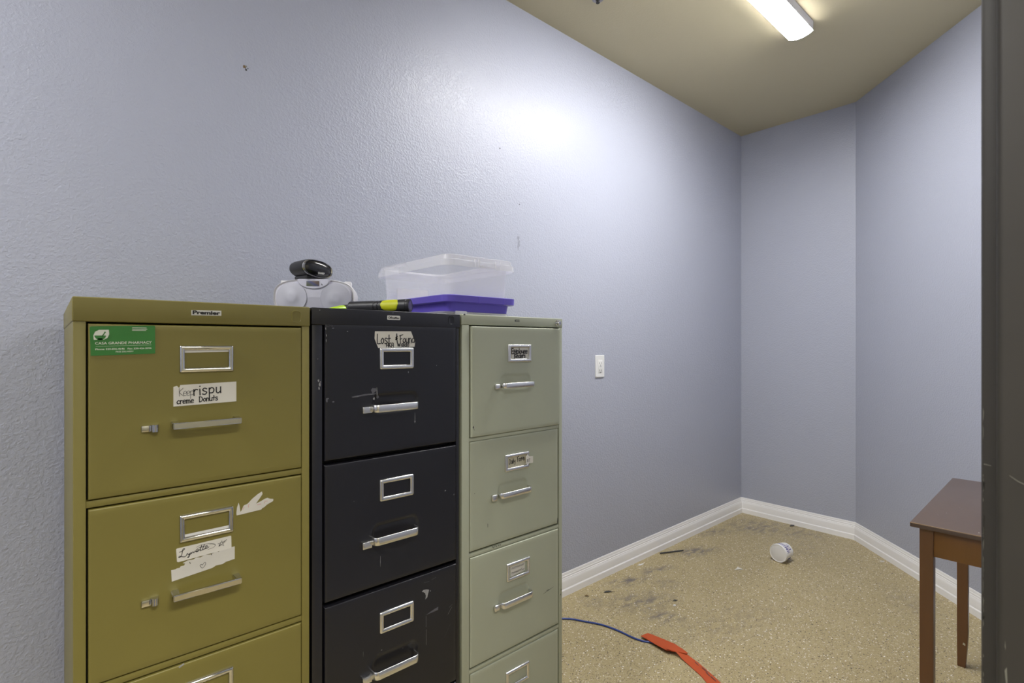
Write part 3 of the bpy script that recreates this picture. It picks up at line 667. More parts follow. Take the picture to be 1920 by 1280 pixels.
for k, zt in enumerate(ZT):
    f = F-PULL[k]
    bm = drawer_mesh(*GX[k], zt-DH_[k], zt, f, F+.019, (SX[k][0]+.004, SX[k][1]-.004, SZ[k][0]-.002, SZ[k][1]+.020, .0028))
    y = f-.0005
    if k == 0: blob(bm, .8330, 1.0250, .0018, .0030, y, 1); ribbon(bm, [(.8345, 1.0220), (.8362, 1.0170)], .001, y, 1)
    if k == 1: ribbon(bm, [(.8860, .758), (.8862, .749)], .0012, y, 2); poly(bm, [(1.1570, .6980), (1.1605, .6980), (1.1605, .7160), (1.1580, .7120)], y, 1); blob(bm, .841, .848, .001, .001, y, 2)
    if k == 2: ribbon(bm, [(1.0960, .5020), (1.1150, .5060), (1.1400, .5100)], .0016, y, 2, True); ribbon(bm, [(1.11, .5085), (1.125, .5075)], .0010, y, 2)
    d = obj('drawer', bm, ['grey', 'mblack', 'scuffg'] if 'scuffg' in M else ['grey', 'mblack', 'stick'], gc, ang=40)
    holder(d, *HX[k], *HZ[k], .0098, f, 'alu', .0012)
    strap_handle(d, *SX[k], *SZ[k], f, .022, 'alu', .012)
    latch(d, LX[k], LX[k]+.0185, *LZ[k], f, 'grey', 'alu')
    x0, x1 = HX[k]; z0, z1 = HZ[k]
    if k == 0:
        bm = bmesh.new(); slab(bm, [(x0+.0095, z0+.008), (x1-.0085, z0+.008), (x1-.0085, z1-.0075), (x0+.0095, z1-.0075)], f-.0007, .0005, 2); slab(bm, [(x0+.0150, z0+.0095), (x1-.0105, z0+.0090), (x1-.0120, z1-.0095), (x0+.0125, z1-.0090)], f-.0011, .0004)
        y = f-.0015; hand(bm, 'EMployee', x0+.0125, z0+.0230, .0160, .0026, y, .01, .98, .98, 1); hand(bm, 'Binders', x0+.0225, z0+.0110, .0138, .0024, y, .02, .98, 1.02, 1); ribbon(bm, [(x1-.018, z0+.0092), (x1-.010, z0+.0104)], .0014, y, 1)
        obj('paper_label', bm, ['tape', 'ink', 'cream'], d, label='taped paper label in black marker, two words')
    if k == 1:
        bm = bmesh.new(); slab(bm, [(x0+.0090, z0+.007), (x1-.0100, z0+.009), (x1-.0100, z1-.0085), (x0+.0090, z1-.0085)], f-.0008, .0006)
        y = f-.0012; hand(bm, 'Daily', x0+.0140, z0+.0195, .0145, .0017, y, .03, .88, .92, 1); hand(bm, 'ForMs', x0+.0450, z0+.0225, .0140, .0017, y, .03, .88, .9, 1)
        obj('paper_label', bm, ['cream', 'ink'], d, label='yellowed paper label with two handwritten words')
        bm = bmesh.new(); slab(bm, [(x1-.0160, z0+.0130), (x1+.0120, z0+.0125), (x1+.0120, z0+.0310), (x1-.0030, z0+.0325), (x1-.0100, z0+.0390), (x1-.0160, z0+.0330)], f-.0066, .0006)
        hand(bm, 'IVT', x1-.0130, z0+.0170, .0100, .0009, f-.0070, 0, .95, .95, 1)
        obj('tape_tab', bm, ['tape', 'ink'], d, label='scrap of cream tape over the holder edge')
    if k == 2:
        bm = bmesh.new(); slab(bm, [(x0+.0150, z0+.0110), (x1-.0190, z0+.0145), (x1-.0180, z1-.0090), (x0+.0145, z1-.0105)], f-.0008, .0006)
        y = f-.0012
        for r_ in range(2):
            x = x0+.0195
            while x < x1-.0235:
                z = z0+.0300-.0125*r_+random.uniform(-.0006, .0006); h = random.uniform(.004, .0065)
                ribbon(bm, [(x, z), (x+.0008, z+h)], .0009, y, 1); ribbon(bm, [(x+.0006, z+h*random.random()), (x+.0032, z+h*random.random())], .0010, y, 1); x += .0044
        obj('paper_label', bm, ['tape', 'inkthin'], d, label='small white label with two lines of faded print')

# ------------------------------------------------------------------ things on top of the cabinets
TOP = 1.3215
# ---- white portable stereo
ang = R(237)                              # direction the front looks
bx = thing('boombox', 'white portable stereo with oval front, standing under the black radio', 'radio', (.5480, 1.440, TOP), ang+pi/2)
def oval(w, h, e, z0, n=56, tilt=0):
    out = []
    for k in range(n):
        a = 2*pi*k/n; c_, s_ = cos(a), sin(a)
        out.append((w/2*math.copysign(abs(c_)**e, c_), z0+h/2+h/2*math.copysign(abs(s_)**e, s_)))
    return out
BW, BH = .217, .1015
def ov(k, y, dz=0, e=.66): return xz([(p[0], p[1]+dz) for p in oval(BW*k, BH*(1-(1-k)*1.7), e, BH*(1-k)*.85)], y)
bm = bmesh.new(); loft(bm, [ov(.95, .004), ov(.985, .0005), ov(1.0, .004), ov(1.0, .012), ov(.99, .03), ov(.96, .09), ov(.90, .118), ov(.80, .128)])
obj('body', bm, 'boom', bx, True)
bm = bmesh.new(); loft(bm, [ov(.935, .006), ov(.935, .0015), ov(.88, -.003), ov(.72, -.0065), ov(.40, -.009)])
fr = obj('front_grille', bm, 'grille', bx, True)
def front_y(x, z):                        # depth of the bulged front at a point
    k = (abs(x/(BW/2))**3.03+abs((z-BH/2)/(BH/2))**3.03)**.33
    P_ = [(0, -.0095), (.40, -.009), (.72, -.0065), (.88, -.003), (.935, -.0015), (1.2, .004)]
    for (a_, ya), (b_, yb) in zip(P_, P_[1:]):
        if k <= b_: return ya+(yb-ya)*(k-a_)/(b_-a_)
    return .004
for s in (-1, 1):
    bm = bmesh.new(); cxx = s*.058; zc_ = .050
    loft(bm, [[(cxx+r*cos(2*pi*k/40), front_y(cxx+r*cos(2*pi*k/40), zc_+r*sin(2*pi*k/40))-d_, zc_+r*sin(2*pi*k/40)) for k in range(40)] for r, d_ in ((.0405, -.0005), (.0400, .0012), (.036, .0008), (.028, .0007), (.0150, .0008), (.0142, .0012), (.006, .0013))], False, True)
    obj('speaker', bm, 'cone', fr, True)
bm = bmesh.new()
half = [(.0430*cos(pi+pi*k/20), .0990+.0258*sin(pi+pi*k/20)) for k in range(21)]
half = half + [(.038, .1002), (0, .1010), (-.038, .1002)]
loft(bm, [xz(half, .006), xz(half, -.0088), xz([(p[0]*.95, .0990+(p[1]-.0990)*.93) for p in half], -.0105)], True, True)
dp = obj('display_panel', bm, 'silver', bx, True)
bm = bmesh.new(); box(bm, -.0185, .0150, -.0118, -.0100, .0812, .0950, .0004); obj('display', bm, 'lcd', dp, True)
bm = bmesh.new(); box(bm, .0210, .0222, -.0112, -.0104, .0842, .0880); box(bm, .0210, .0245, -.0112, -.0104, .0842, .0852); obj('logo', bm, 'ink', dp, True)
bm = bmesh.new()
for s in (-1, 1): box(bm, s*.0855-.009, s*.0855+.009, .022, .036, .082, .0990, .002)
box(bm, -.0945, .0945, .036, .046, .085, .0985, .003)
obj('carry_handle', bm, 'boom', bx, True)
bm = bmesh.new()
loft(bm, [[(-.005+.046*k_*cos(a), -.006-.013*k_, .0155*sin(a)*k_+.002) for a in [pi*i/16 for i in range(17)]] for k_ in (1.15, 1.0, .6)], False, True)
obj('lower_trim', bm, 'boom', bx, True)

# ---- small black oval radio
ra = thing('clock_radio', 'small glossy black oval radio standing on top of the white stereo', 'radio', (.5490, 1.463, TOP+BH), R(282)+pi/2)
RW, RH = .096, .0495
def el(k, y, n=48, dz=0, tl=R(-7)):
    out = []
    for i in range(n):
        a = 2*pi*i/n; c_, s_ = cos(a), sin(a)
        x, z = RW/2*k*math.copysign(abs(c_)**.86, c_), RH/2*k*math.copysign(abs(s_)**.86, s_)
        out.append((x*cos(tl)-z*sin(tl), y, RH/2+.003+dz+x*sin(tl)+z*cos(tl)))
    return out
bm = bmesh.new(); loft(bm, [el(.93, -.030), el(1.0, -.027), el(1.0, -.010), el(.97, .026), el(.92, .038), el(.70, .045)])
bd = obj('body', bm, 'mblack', ra, True)
bm = bmesh.new(); loft(bm, [el(.97, -.0285), el(.955, -.0325), el(.90, -.0345), el(.845, -.033), el(.83, -.029)], False, False); obj('front_ring', bm, 'rimblk', ra, True)
bm = bmesh.new(); loft(bm, [el(.845, -.029), el(.83, -.0325), el(.68, -.0365), el(.45, -.039), el(.15, -.040)])
printed(bm, 'SHARP', -.006, .0130, .0075, -.0408, 1, .03, width=.020)
obj('front_panel', bm, ['gloss', 'plate'], ra, True)
bm = bmesh.new(); box(bm, -.030, .026, -.024, .036, 0, .009, .002); obj('foot', bm, 'mblack', ra, True)

# ---- clear lid, purple tray, clear bin (three separate pieces in one stack)
lid = bmesh.new()
def rz(cx, cy, w, d, r, z, n=5): return xy(rrect(cx, cy, w, d, r, n), z)
cx, cy = .868, 1.300
loft(lid, [rz(cx, cy, .232, .362, .02, TOP), rz(cx, cy, .236, .366, .022, TOP), rz(cx, cy, .236, .366, .022, TOP+.007), rz(cx, cy, .228, .358, .02, TOP+.0072), rz(cx, cy, .224, .354, .02, TOP+.003)])
box(lid, .790, .825, 1.108, 1.113, TOP, TOP+.0085, .001)
o = obj('storage_cover', lid, 'clearrim'); place(o, (cx, cy, TOP)); tag(o, 'flat clear plastic cover lying under the purple tray', 'cover')
PZ = TOP+.0075
cx, cy, w, d = .891, 1.3150, .250, .394
bm = bmesh.new()
L0 = [(-.022, 0, .018), (-.018, .0015, .020), (-.0155, .020, .021), (-.0145, .024, .021), (-.002, .025, .028), (0, .0265, .029), (.001, .043, .030), (-.002, .0445, .028), (-.005, .0435, .026), (-.0075, .029, .025), (-.0172, .0265, .019), (-.0182, .003, .018), (-.022, .002, .016)]
loft(bm, [rz(cx, cy, w+2*o_, d+2*o_, r, PZ+z, 6) for o_, z, r in L0])
for x0_, x1_ in ((.872, .876), (.960, .964)): box(bm, x0_, x1_, cy-d/2-.0018, cy-d/2+.002, PZ+.026, PZ+.042)
o = obj('storage_tray', bm, 'purple'); place(o, (cx, cy, PZ)); tag(o, 'shallow purple plastic tray with flanged rim under the clear bin', 'tray')
bn = thing('storage_bin', 'clear milky plastic storage bin with wide rim standing in the purple tray', 'storage bin', (cx, cy, PZ+.004))
bz = PZ+.0040; w, d = .248, .390
bm = bmesh.new()
ZR = .148                                # height of the rim
WL = [(-.026, 0, .016), (-.021, .003, .022), (-.018, .06, .025), (-.013, ZR-.003, .027)]
IN = [(-.0145, ZR-.003, .026), (-.0195, .06, .024), (-.0225, .004, .021), (-.026, .0018, .016)]
loft(bm, [rz(cx, cy, w+2*o_, d+2*o_, r, bz+z, 7) for o_, z, r in WL+IN]); obj('tub', bm, 'clear', bn)
bm = bmesh.new()
RM = [(-.0135, ZR-.006, .026), (-.0125, ZR-.004, .027), (-.011, ZR-.002, .027), (-.006, ZR, .028), (-.004, ZR-.002, .029), (-.002, ZR-.013, .030), (.001, ZR-.0145, .031), (.003, ZR-.031, .032), (.0015, ZR-.031, .031), (0, ZR-.016, .030), (-.0035, ZR-.0145, .029), (-.006, ZR-.003, .028), (-.011, ZR-.0038, .026), (-.0135, ZR-.008, .025)]
loft(bm, [rz(cx, cy, w+2*o_, d+2*o_, r, bz+z, 7) for o_, z, r in RM], False, False)
# latch tabs on the front rim and ribs on the rim sides
yf = cy-d/2-.0025; zq = bz+ZR-.1275
for x0_, x1_ in ((.858, .861), (.872, .875), (.930, .933), (.948, .951)): box(bm, x0_, x1_, yf-.001, yf+.004, zq+.099, zq+.120, .0004)
box(bm, .874, .931, yf-.0008, yf+.003, zq+.1005, zq+.1035, .0004); box(bm, .884, .902, yf-.0012, yf+.003, zq+.1035, zq+.106, .0004)
obj('rim', bm, 'clearrim', bn)
bm = bmesh.new(); box(bm, .830, .945, cy+d/2-.0250, cy+d/2-.0240, bz+.008, bz+.088); obj('paper_label', bm, 'paper', bn, label='white paper label on the far side')

# ---- flashlight
h0 = Vector((.6640, 1.1240, TOP+.0166)); t0 = Vector((.5650, 1.2500, TOP+.0146)); dv = (t0-h0).normalized(); ln = (t0-h0).length
fl = thing('flashlight', 'black flashlight with yellow grip lying on the black cabinet', 'flashlight', (.60, 1.145, TOP))
bm = bmesh.new(); lathe_axis(bm, h0, dv, [(0, .0135), (.0002, .0158), (.003, .0166), (.006, .0166), (.0065, .0158), (.009, .0158), (.0095, .0166), (.014, .0164), (.030, .0158), (.066, .0152), (.078, .0146), (.0785, .0128), (.082, .0126), (.0825, .0142), (.088, .0142), (.0885, .0134), (.092, .0133), (.0925, .0143), (ln-.002, .0142), (ln, .0128)], 32)
obj('barrel', bm, 'mblack', fl)
bm = bmesh.new(); lathe_axis(bm, h0+dv*(-.0006), dv, [(0, .009), (.0012, .0138), (.0022, .0139)], 28); obj('lens', bm, 'lens', fl)
bm = bmesh.new()                         # yellow oval rubber patch wrapping the camera side of the barrel
s_ = dv.cross(Vector((0, 0, 1))).normalized(); u_ = s_.cross(dv)
side = -1 if (s_.y > 0) else 1
rows = []
for i in range(15):
    t = i/14; half_a = 1.15*math.sqrt(max(.0, 1-abs(2*t-1)**3.2))+.02; along = .0260+.0470*t; rr = .0163-.0013*t
    rows.append([h0+dv*along+(s_*side*cos(a)+u_*sin(a))*(rr+.0009*(1-abs(j/8-1)**8)-.0003) for j, a in [(j, .25+half_a*(j/8-1)) for j in range(17)]])
V = [[bm.verts.new(p) for p in r] for r in rows]
for i in range(14):
    for j in range(16): bm.faces.new((V[i][j], V[i][j+1], V[i+1][j+1], V[i+1][j]))
obj('grip', bm, 'yellow', fl)
# ---- lime highlighter behind it
hp = thing('highlighter', 'lime green highlighter pen lying behind the tail of the flashlight', 'pen', (.56, 1.295, TOP))
a0, a1 = Vector((.5800, 1.3050, TOP+.0125)), Vector((.5270, 1.2880, TOP+.0070)); dv2 = (a1-a0).normalized(); l2 = (a1-a0).length
bm = bmesh.new(); lathe_axis(bm, a0, dv2, [(0, .0105), (.002, .0112), (.020, .0108), (l2-.004, .0065), (l2, .0045)], 24); obj('barrel', bm, 'lime', hp)
bm = bmesh.new(); lathe_axis(bm, a0-dv2*.050, dv2, [(0, .0108), (.0015, .0122), (.057, .0124), (.0585, .0118)], 24); obj('cap', bm, 'mblack', hp)

# ------------------------------------------------------------------ wall and ceiling fittings
ol = thing('wall_outlet', 'white double power outlet on the blue wall past the grey cabinet', 'outlet', (2.184, W, 1.1255))
bm = bmesh.new(); loft(bm, [xz(rrect(2.184, 1.1255, .0725, .118, .004, 4), W), xz(rrect(2.184, 1.1255, .0725, .118, .004, 4), W-.003), xz(rrect(2.184, 1.1255, .066, .111, .004, 4), W-.0062)]); obj('cover_plate', bm, 'outlet', ol)
bm = bmesh.new(); box(bm, 2.1675, 2.2005, W-.0078, W-.005, 1.092, 1.159, .001)
for zc in (1.1425, 1.1045):
    for x0_, x1_, hh in ((2.1745, 2.1768, .0045), (2.1900, 2.1920, .0037)): box(bm, x0_, x1_, W-.0082, W-.0070, zc-hh, zc+hh, mi=1)
    lathe_axis(bm, (2.1832, W-.0070, zc-.0115), (0, -1, 0), [(0, .0026), (.0012, .0026)], 12, 1)
box(bm, 2.1770, 2.1905, W-.0085, W-.007, 1.1240, 1.1252, mi=1)
obj('receptacle', bm, ['outlet', 'slot'], ol)

LX0, LX1, LY = 1.490, 2.716, .957
cl = thing('ceiling_light', 'lit white linear LED fixture mounted on the tan ceiling', 'ceiling light', ((LX0+LX1)/2, LY, HC))
bm = bmesh.new(); pf = [(LY-.052, HC), (LY-.056, HC-.004), (LY-.054, HC-.044), (LY-.050, HC-.048), (LY+.050, HC-.048), (LY+.054, HC-.044), (LY+.056, HC-.004), (LY+.052, HC)]
loft(bm, [[(x, a, b) for a, b in pf] for x in (LX0, LX1)])
ec = [(LY-.0545, HC-.044)] + [(LY-.0555+.111*i/12, HC-.0475-.0145*sin(pi*i/12)**.8) for i in range(13)] + [(LY+.0545, HC-.044)]
for xa in (LX0, LX1-.0015): loft(bm, [[(x, a, b) for a, b in ec] for x in (xa, xa+.0015)])
obj('housing', bm, 'lampbody', cl)
bm = bmesh.new(); pf = [(LY-.0545, HC-.0455)] + [(LY-.0545+.109*i/12, HC-.0465-.0135*sin(pi*i/12)**.8) for i in range(13)] + [(LY+.0545, HC-.0455)]
loft(bm, [[(x, a, b) for a, b in pf] for x in (LX0+.0025, LX1-.0025)]); obj('diffuser', bm, 'lamp', cl, label='glowing white diffuser')

c2 = cl.copy(); COL.objects.link(c2); c2.location.x = -1.22     # its twin in the same row, over the near end of the room
c2['label'] = 'second lit linear LED fixture, over the near end of the room'; cl['group'] = c2['group'] = 'linear ceiling lights in a row'
for ch in list(cl.children):
    d_ = ch.copy(); COL.objects.link(d_); d_.parent = c2

SX_, SY_ = 1.8286, 1.4830
sp = thing('fire_sprinkler', 'small steel fire sprinkler head on the tan ceiling at the top edge', 'sprinkler', (SX_, SY_, HC))
bm = bmesh.new(); lathe_axis(bm, (SX_, SY_, HC), (0, 0, -1), [(0, .026), (.002, .026), (.005, .021), (.0055, .012), (.003, .010)], 28); obj('escutcheon', bm, 'brass', sp)
bm = bmesh.new(); lathe_axis(bm, (SX_, SY_, HC-.001), (0, 0, -1), [(0, .007), (.009, .0065), (.010, .004), (.015, .0035), (.0155, .0085), (.017, .0085), (.0172, .003)], 20); obj('deflector', bm, 'slot', sp)

# ------------------------------------------------------------------ side table at the right
TX0, TX1, TY0, TY1, TZ = 1.9150, 2.6730, .0900, .3790, .7150
tb = thing('side_table', 'brown wooden side table with worn dark top beside the door frame', 'table', ((TX0+TX1)/2, (TY0+TY1)/2, 0))
tb.rotation_euler.z = R(.85)              # not quite square to the wall
bm = bmesh.new(); box(bm, TX0, TX1, TY0, TY1, TZ-.0130, TZ, .0010)
def tmark(pts, mi=1):
    f = bm.faces.new([bm.verts.new((p[0], p[1], TZ+.0003)) for p in pts]); f.material_index = mi; f.normal_update()
    if f.normal.z < 0: f.normal_flip()
for x, y, l_, a in ((2.46, .25, .03, .3), (2.28, .24, .02, .1), (2.15, .235, .02, -.2), (2.10, .32, .02, .2), (2.06, .335, .018, .4), (2.02, .25, .012, .1), (2.2, .30, .02, .6), (2.35, .30, .014, -.3), (2.03, .31, .01, 1.2), (2.5, .2, .02, 0)):
    ux, uy = cos(a)*l_/2, sin(a)*l_/2; tmark([(x-ux, y-uy), (x+uy*.03, y-ux*.05), (x+ux, y+uy), (x-uy*.03, y+ux*.05)])
tmark([(1.9445, .2270), (1.9485, .2270), (1.9485, .2300), (1.9445, .2300)], 2)
for y0_, y1_ in ((TY0, TY1),):
    vs_ = [bm.verts.new(p) for p in ((TX0-.0003, y0_, TZ-.0014), (TX0+.0011, y0_, TZ+.0003), (TX0+.0011, y1_, TZ+.0003), (TX0-.0003, y1_, TZ-.0014))]; f = bm.faces.new(vs_); f.material_index = 3; f.normal_update()
    if f.normal.z < 0: f.normal_flip()
obj('table_top', bm, ['woodtop', 'topscuff', 'paper', 'edge'] if 'topscuff' in M else ['woodtop', 'scratch', 'paper', 'edge'], tb)
o_ = .0195; lw = .0325
for sx, sy in ((0, 1), (1, 1), (0, 0), (1, 0)):
    x0_ = TX0+o_ if sx == 0 else TX1-o_-lw; y1_ = TY1-o_ if sy == 1 else TY0+o_+lw; x1_ = x0_+lw; y0_ = y1_-lw
    ix, iy = (1 if sx == 0 else -1), (-1 if sy == 1 else 1)      # towards the inside
    def ring(z, k):
        xa, xb, ya, yb = x0_, x1_, y0_, y1_
        if ix > 0: xb -= k
        else: xa += k
        if iy > 0: yb -= k
        else: ya += k
        return [(xa, ya, z), (xb, ya, z), (xb, yb, z), (xa, yb, z)]
    bm = bmesh.new(); loft(bm, [ring(0, .0085), ring(.11, .001), ring(.14, 0), ring(TZ-.013, 0)])
    bmesh.ops.bevel(bm, geom=bm.edges[:], offset=.0012, segments=2, affect='EDGES')
    if sx == 1 and sy == 1:
        for pts, mi in (([(.3425, .092), (.3345, .090), (.3350, .098), (.3410, .100)], 1), ([(.3393, .0950), (.3370, .0945), (.3372, .0968), (.3392, .0970)], 2)):
            f = bm.faces.new([bm.verts.new((x0_-.0004-.0003*mi, p[0], p[1])) for p in pts]); f.material_index = mi; f.normal_update()
            if f.normal.x > 0: f.normal_flip()
    obj('leg', bm, ['wood', 'cream', 'slot'], tb, ang=25)
az0, az1 = TZ-.095, TZ-.013
for name, b_ in (('apron', (TX0+o_+.006, TX0+o_+.024, TY0+o_+lw-.002, TY1-o_-lw+.002)), ('apron', (TX1-o_-.024, TX1-o_-.006, TY0+o_+lw-.002, TY1-o_-lw+.002)),
                 ('apron', (TX0+o_+lw-.002, TX1-o_-lw+.002, TY1-o_-.024, TY1-o_-.006)), ('apron', (TX0+o_+lw-.002, TX1-o_-lw+.002, TY0+o_+.006, TY0+o_+.024))):
    bm = bmesh.new(); box(bm, *b_, az0, az1, .001); obj(name, bm, 'woodap', tb)

# ------------------------------------------------------------------ things lying on the floor
# small tub on its side: axis parallel to the floor, lid facing the doorway
ta = R(171); dvt = Vector((cos(ta), sin(ta), 0)); rl = .051
tc_ = Vector((3.150, 1.208, rl))
pt = thing('plastic_tub', 'small white plastic tub with purple print lying on its side', 'tub', (3.150, 1.208, 0))
bm = bmesh.new(); lathe_axis(bm, tc_+dvt*.032, -dvt, [(0, .048), (.004, .049), (.055, .0457), (.068, .0435), (.070, .040)], 36)
for f in bm.faces:
    cc = f.calc_center_median()-tc_; al = cc.dot(dvt); up = cc.z
    if f.normal.dot(-dvt) < .9 and abs(al) < .028 and (al > .012 and up > .012): f.material_index = 1
obj('tub_body', bm, ['tubw', 'tubp', 'tubs'], pt)
bm = bmesh.new()                       # printed sleeve bands
dn, up_ = -dvt, Vector((0, 0, 1)); sd = dn.cross(up_).normalized()
def band(a0, a1, t0, t1, mi):
    n = 10
    vs_ = [[bm.verts.new(tc_+dvt*.032+dn*t+(sd*cos(a0+(a1-a0)*i/n)+up_*sin(a0+(a1-a0)*i/n))*(.0493-.0033*t/.055)) for t in (t0, t1)] for i in range(n+1)]
    for i in range(n):
        f = bm.faces.new((vs_[i][0], vs_[i][1], vs_[i+1][1], vs_[i+1][0])); f.material_index = mi
for a0, a1, t0, t1, mi in ((.25, 2.4, .0025, .0210, 0), (.20, 2.2, .0245, .032, 1), (-.80, -.45, .016, .048, 0), (.50, .62, .033, .050, 0), (.72, .80, .033, .050, 1), (.90, 1.02, .033, .050, 0), (1.1, 1.2, .033, .05, 1), (2.3, 3.6, .02, .05, 1)): band(a0, a1, t0, t1, mi)
obj('printed_label', bm, ['tubp', 'tubs'], pt, label='purple and lilac print')
bm = bmesh.new(); lathe_axis(bm, tc_+dvt*.044, -dvt, [(0, .0425), (.0008, .0455), (-.0012, .0475), (-.0010, .0495), (.001, .0507), (.0125, .051), (.013, .049)], 40); obj('lid', bm, 'tubw', pt)

cab = [(1.44, 1.728, .004), (1.60, 1.695, .004), (1.7394, 1.6035, .004), (1.7942, 1.5187, .004), (1.8266, 1.4545, .004), (1.8411, 1.3790, .004), (1.8432, 1.3115, .004), (1.8534, 1.2655, .004), (1.8766, 1.2293, .004), (1.889, 1.205, .004), (1.892, 1.185, .004)]
bm = bmesh.new(); tube(bm, smooth_pts(cab, 5), .0037, 10); o = obj('cable', bm, 'cable'); place(o, (1.84, 1.3, 0)); tag(o, 'thin blue cable running across the tan floor under the strap', 'cable')
# strap: cross sections with a twist
secs = [((1.8720, 1.2880), (1.9130, 1.2800), .0085, .009), ((1.8680, 1.2560), (1.9160, 1.2610), .0105, .010), ((1.8600, 1.2050), (1.9210, 1.2080), .0125, .0105), ((1.8560, 1.1560), (1.9260, 1.1560), .013, .0100), ((1.8700, 1.1200), (1.9120, 1.1120), .016, .0095),
        ((1.8640, 1.0960), (1.9010, 1.0850), .007, .0060), ((1.8480, 1.0500), (1.8900, 1.0360), .0035, .0035), ((1.8350, 1.0150), (1.8760, .9980), .0025, .0025), ((1.8200, .9820), (1.8600, .9600), .0025, .0025), ((1.8030, .9560), (1.8420, .9230), .0025, .0025), ((1.7830, .900), (1.8250, .870), .0025, .0025), ((1.768, .80), (1.815, .79), .0025, .0025)]
sm = []
for i in range(len(secs)-1):
    for j in range(3):
        t = j/3; A, B_ = secs[i], secs[i+1]
        sm.append(tuple(tuple(A[k][m]+(B_[k][m]-A[k][m])*t for m in (0, 1)) for k in (0, 1)) + tuple(A[k]+(B_[k]-A[k])*t for k in (2, 3)))
sm.append(secs[-1]); bm = bmesh.new(); lps = []
for a, b, za, zb in sm:
    m = ((a[0]+b[0])/2, (a[1]+b[1])/2, (za+zb)/2+.0012)
    lps.append([(a[0], a[1], za), (*m[:2], m[2]), (b[0], b[1], zb), (b[0], b[1], zb-.0016), (*m[:2], m[2]-.0018), (a[0], a[1], za-.0016)])
loft(bm, lps)
# folded-over lip where the strap twists
lpx = [((1.8560, 1.1560), (1.9180, 1.1500)), ((1.8660, 1.1330), (1.9140, 1.1250)), ((1.8830, 1.1080), (1.9080, 1.1020)), ((1.8960, 1.0900), (1.9020, 1.0870))]
loft(bm, [[(a[0], a[1], .0185-.002*i), (b[0], b[1], .0135), (b[0], b[1], .0120), (a[0], a[1], .0170-.002*i)] for i, (a, b) in enumerate(lpx)])
for x, y, l_ in ((1.880, 1.045, .02), (1.868, 1.01, .03), (1.852, .985, .02), (1.842, .96, .025)):
    f = bm.faces.new([bm.verts.new(p) for p in ((x, y, .0055), (x+.004, y+.001, .0055), (x-.006, y-l_, .0045), (x-.009, y-l_, .0045))]); f.material_index = 1
o = obj('strap', bm, ['strap', 'stick']); place(o, (1.87, 1.1, 0)); tag(o, 'orange red fabric strap twisted on the tan floor', 'strap')

bm = bmesh.new(); tube(bm, [(2.7038, 1.7250, .005), (2.775, 1.690, .006), (2.8464, 1.6577, .005)], .0042, 8); o = obj('stick', bm, 'stick'); place(o, (2.775, 1.69, 0)); tag(o, 'thin dark stick lying on the floor near the baseboard', 'stick')
def scrap(name, x, y, pts, z, mat, label, cat):
    bm = bmesh.new(); n = len(pts)
    loft(bm, [[(x+p[0], y+p[1], .0006+p[2]) for p in pts], [(x+p[0], y+p[1], .0016+p[2]) for p in pts]]); o = obj(name, bm, mat); place(o, (x, y, 0)); tag(o, label, cat)
scrap('paper_scrap', 2.4853, 1.7150, [(-.018, .006, .002), (-.004, -.007, .0), (.018, -.012, .004), (.022, -.006, .005), (.002, .004, .002)], 0, 'paper', 'white curled paper scrap on the floor against the long baseboard', 'paper scrap')
scrap('paper_scrap', 2.8397, 1.3268, [(-.020, .004, 0), (.004, -.010, .001), (.010, -.030, .004), (.018, -.008, .004), (.024, .010, .003), (.008, .006, .001)], 0, 'tape', 'pale crumpled scrap on the open floor left of the plastic tub', 'paper scrap')
scrap('paper_scrap', 2.2196, 1.3372, [(-.006, .004, 0), (.004, -.006, .002), (.009, .002, .004), (.002, .008, .003)], 0, 'paper', 'tiny white scrap beside the grey dust smudge past the strap', 'paper scrap')
scrap('lint_clump', 2.0938, 1.6336, [(-.020, .012, 0), (-.006, -.004, .003), (.016, -.012, .004), (.028, -.022, .001), (.010, .002, .004), (-.004, .012, .003)], 0, 'stick', 'dark lint clump on the floor in front of the grey cabinet end', 'lint')
scrap('lint_clump', 2.2660, 1.3600, [(-.014, .010, 0), (.0, -.004, .003), (.008, -.006, .002), (.004, .006, .004)], 0, 'stick', 'dark lint clump touching the tiny white scrap', 'lint')
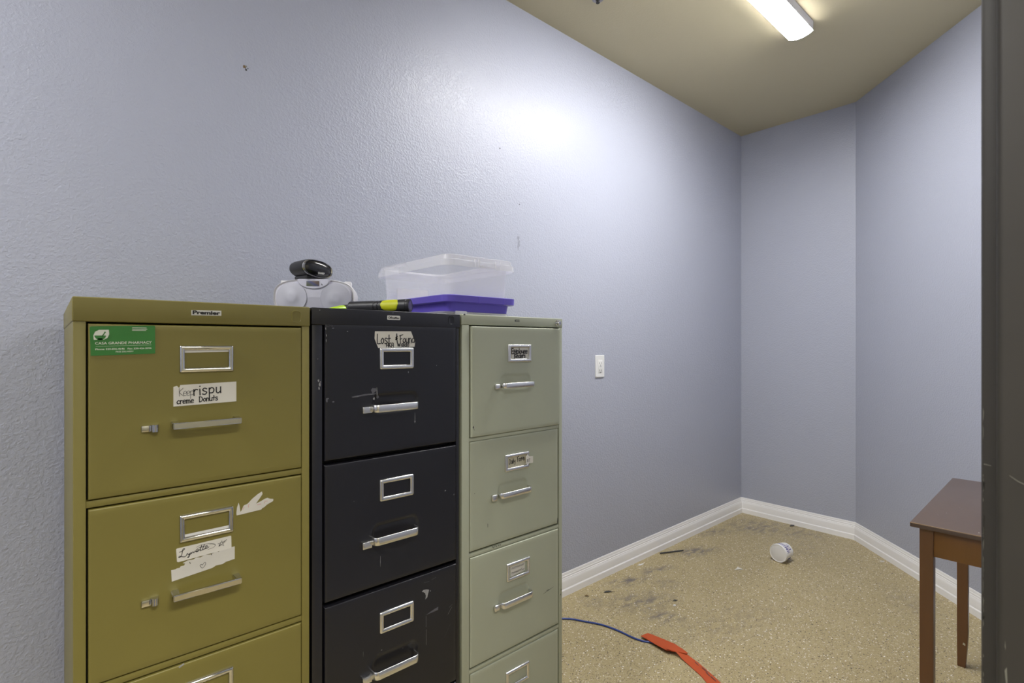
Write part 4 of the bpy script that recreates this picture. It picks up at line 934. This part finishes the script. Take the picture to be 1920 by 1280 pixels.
scrap('lint_clump', 3.7900, 1.3880, [(-.018, .012, 0), (.0, -.012, .006), (.014, -.008, .008), (.012, .016, .005)], 0, 'stick', 'dark lint clump at the foot of the far end baseboard', 'lint')
scrap('lint_clump', 1.9803, 1.6750, [(-.008, .010, 0), (.0, -.004, .003), (.006, -.010, .002), (.006, .008, .004)], 0, 'rust', 'small brown speck of litter close to the grey cabinet and long baseboard', 'lint')
scrap('paper_scrap', 3.559, 0.820, [(-.02, .010, 0), (-.004, -.008, .0004), (.022, -.004, .0004), (.010, .012, .0003)], 0, 'torn', 'faint pale flat scrap on the floor near the slanted baseboard', 'paper scrap')

# ------------------------------------------------------------------ light, camera, colour
w = bpy.data.worlds.new('World'); sc.world = w; w.use_nodes = True
w.node_tree.nodes['Background'].inputs[0].default_value = (.8, .82, .9, 1); w.node_tree.nodes['Background'].inputs[1].default_value = .05
def area(name, loc, size, sy, power, col, rot=(0, 0, 0)):
    l = bpy.data.lights.new(name, 'AREA'); l.shape = 'RECTANGLE'; l.size = size; l.size_y = sy; l.energy = power; l.color = col
    o = bpy.data.objects.new(name, l); COL.objects.link(o); o.location = loc; o.rotation_euler = rot; return o
area('hallway_fill_light', (.25, -.85, HC-.03), 1.2, .5, 60, (1, .97, .93))  # added unseen fill light, brightens the cabinet fronts through the doorway

cam = bpy.data.cameras.new('camera'); co = bpy.data.objects.new('camera', cam); COL.objects.link(co)
cam.sensor_width = 36; cam.lens = 977.36/1920*36; cam.shift_y = 4.48/1920; cam.clip_start = .02
co.location = (0, 0, 1.244); co.rotation_euler = (pi/2, 0, .8447-pi/2)
cam.dof.use_dof = True; cam.dof.focus_distance = 1.7; cam.dof.aperture_fstop = 11
sc.camera = co
sc.view_settings.view_transform = 'Standard'; sc.view_settings.look = 'None'; sc.view_settings.gamma = 1; sc.view_settings.use_curve_mapping = False
sc.view_settings.exposure = 0.14
cy_ = sc.cycles
cy_.use_denoising = True; cy_.transparent_max_bounces = 24; cy_.max_bounces = 10; cy_.diffuse_bounces = 6; cy_.sample_clamp_indirect = 8
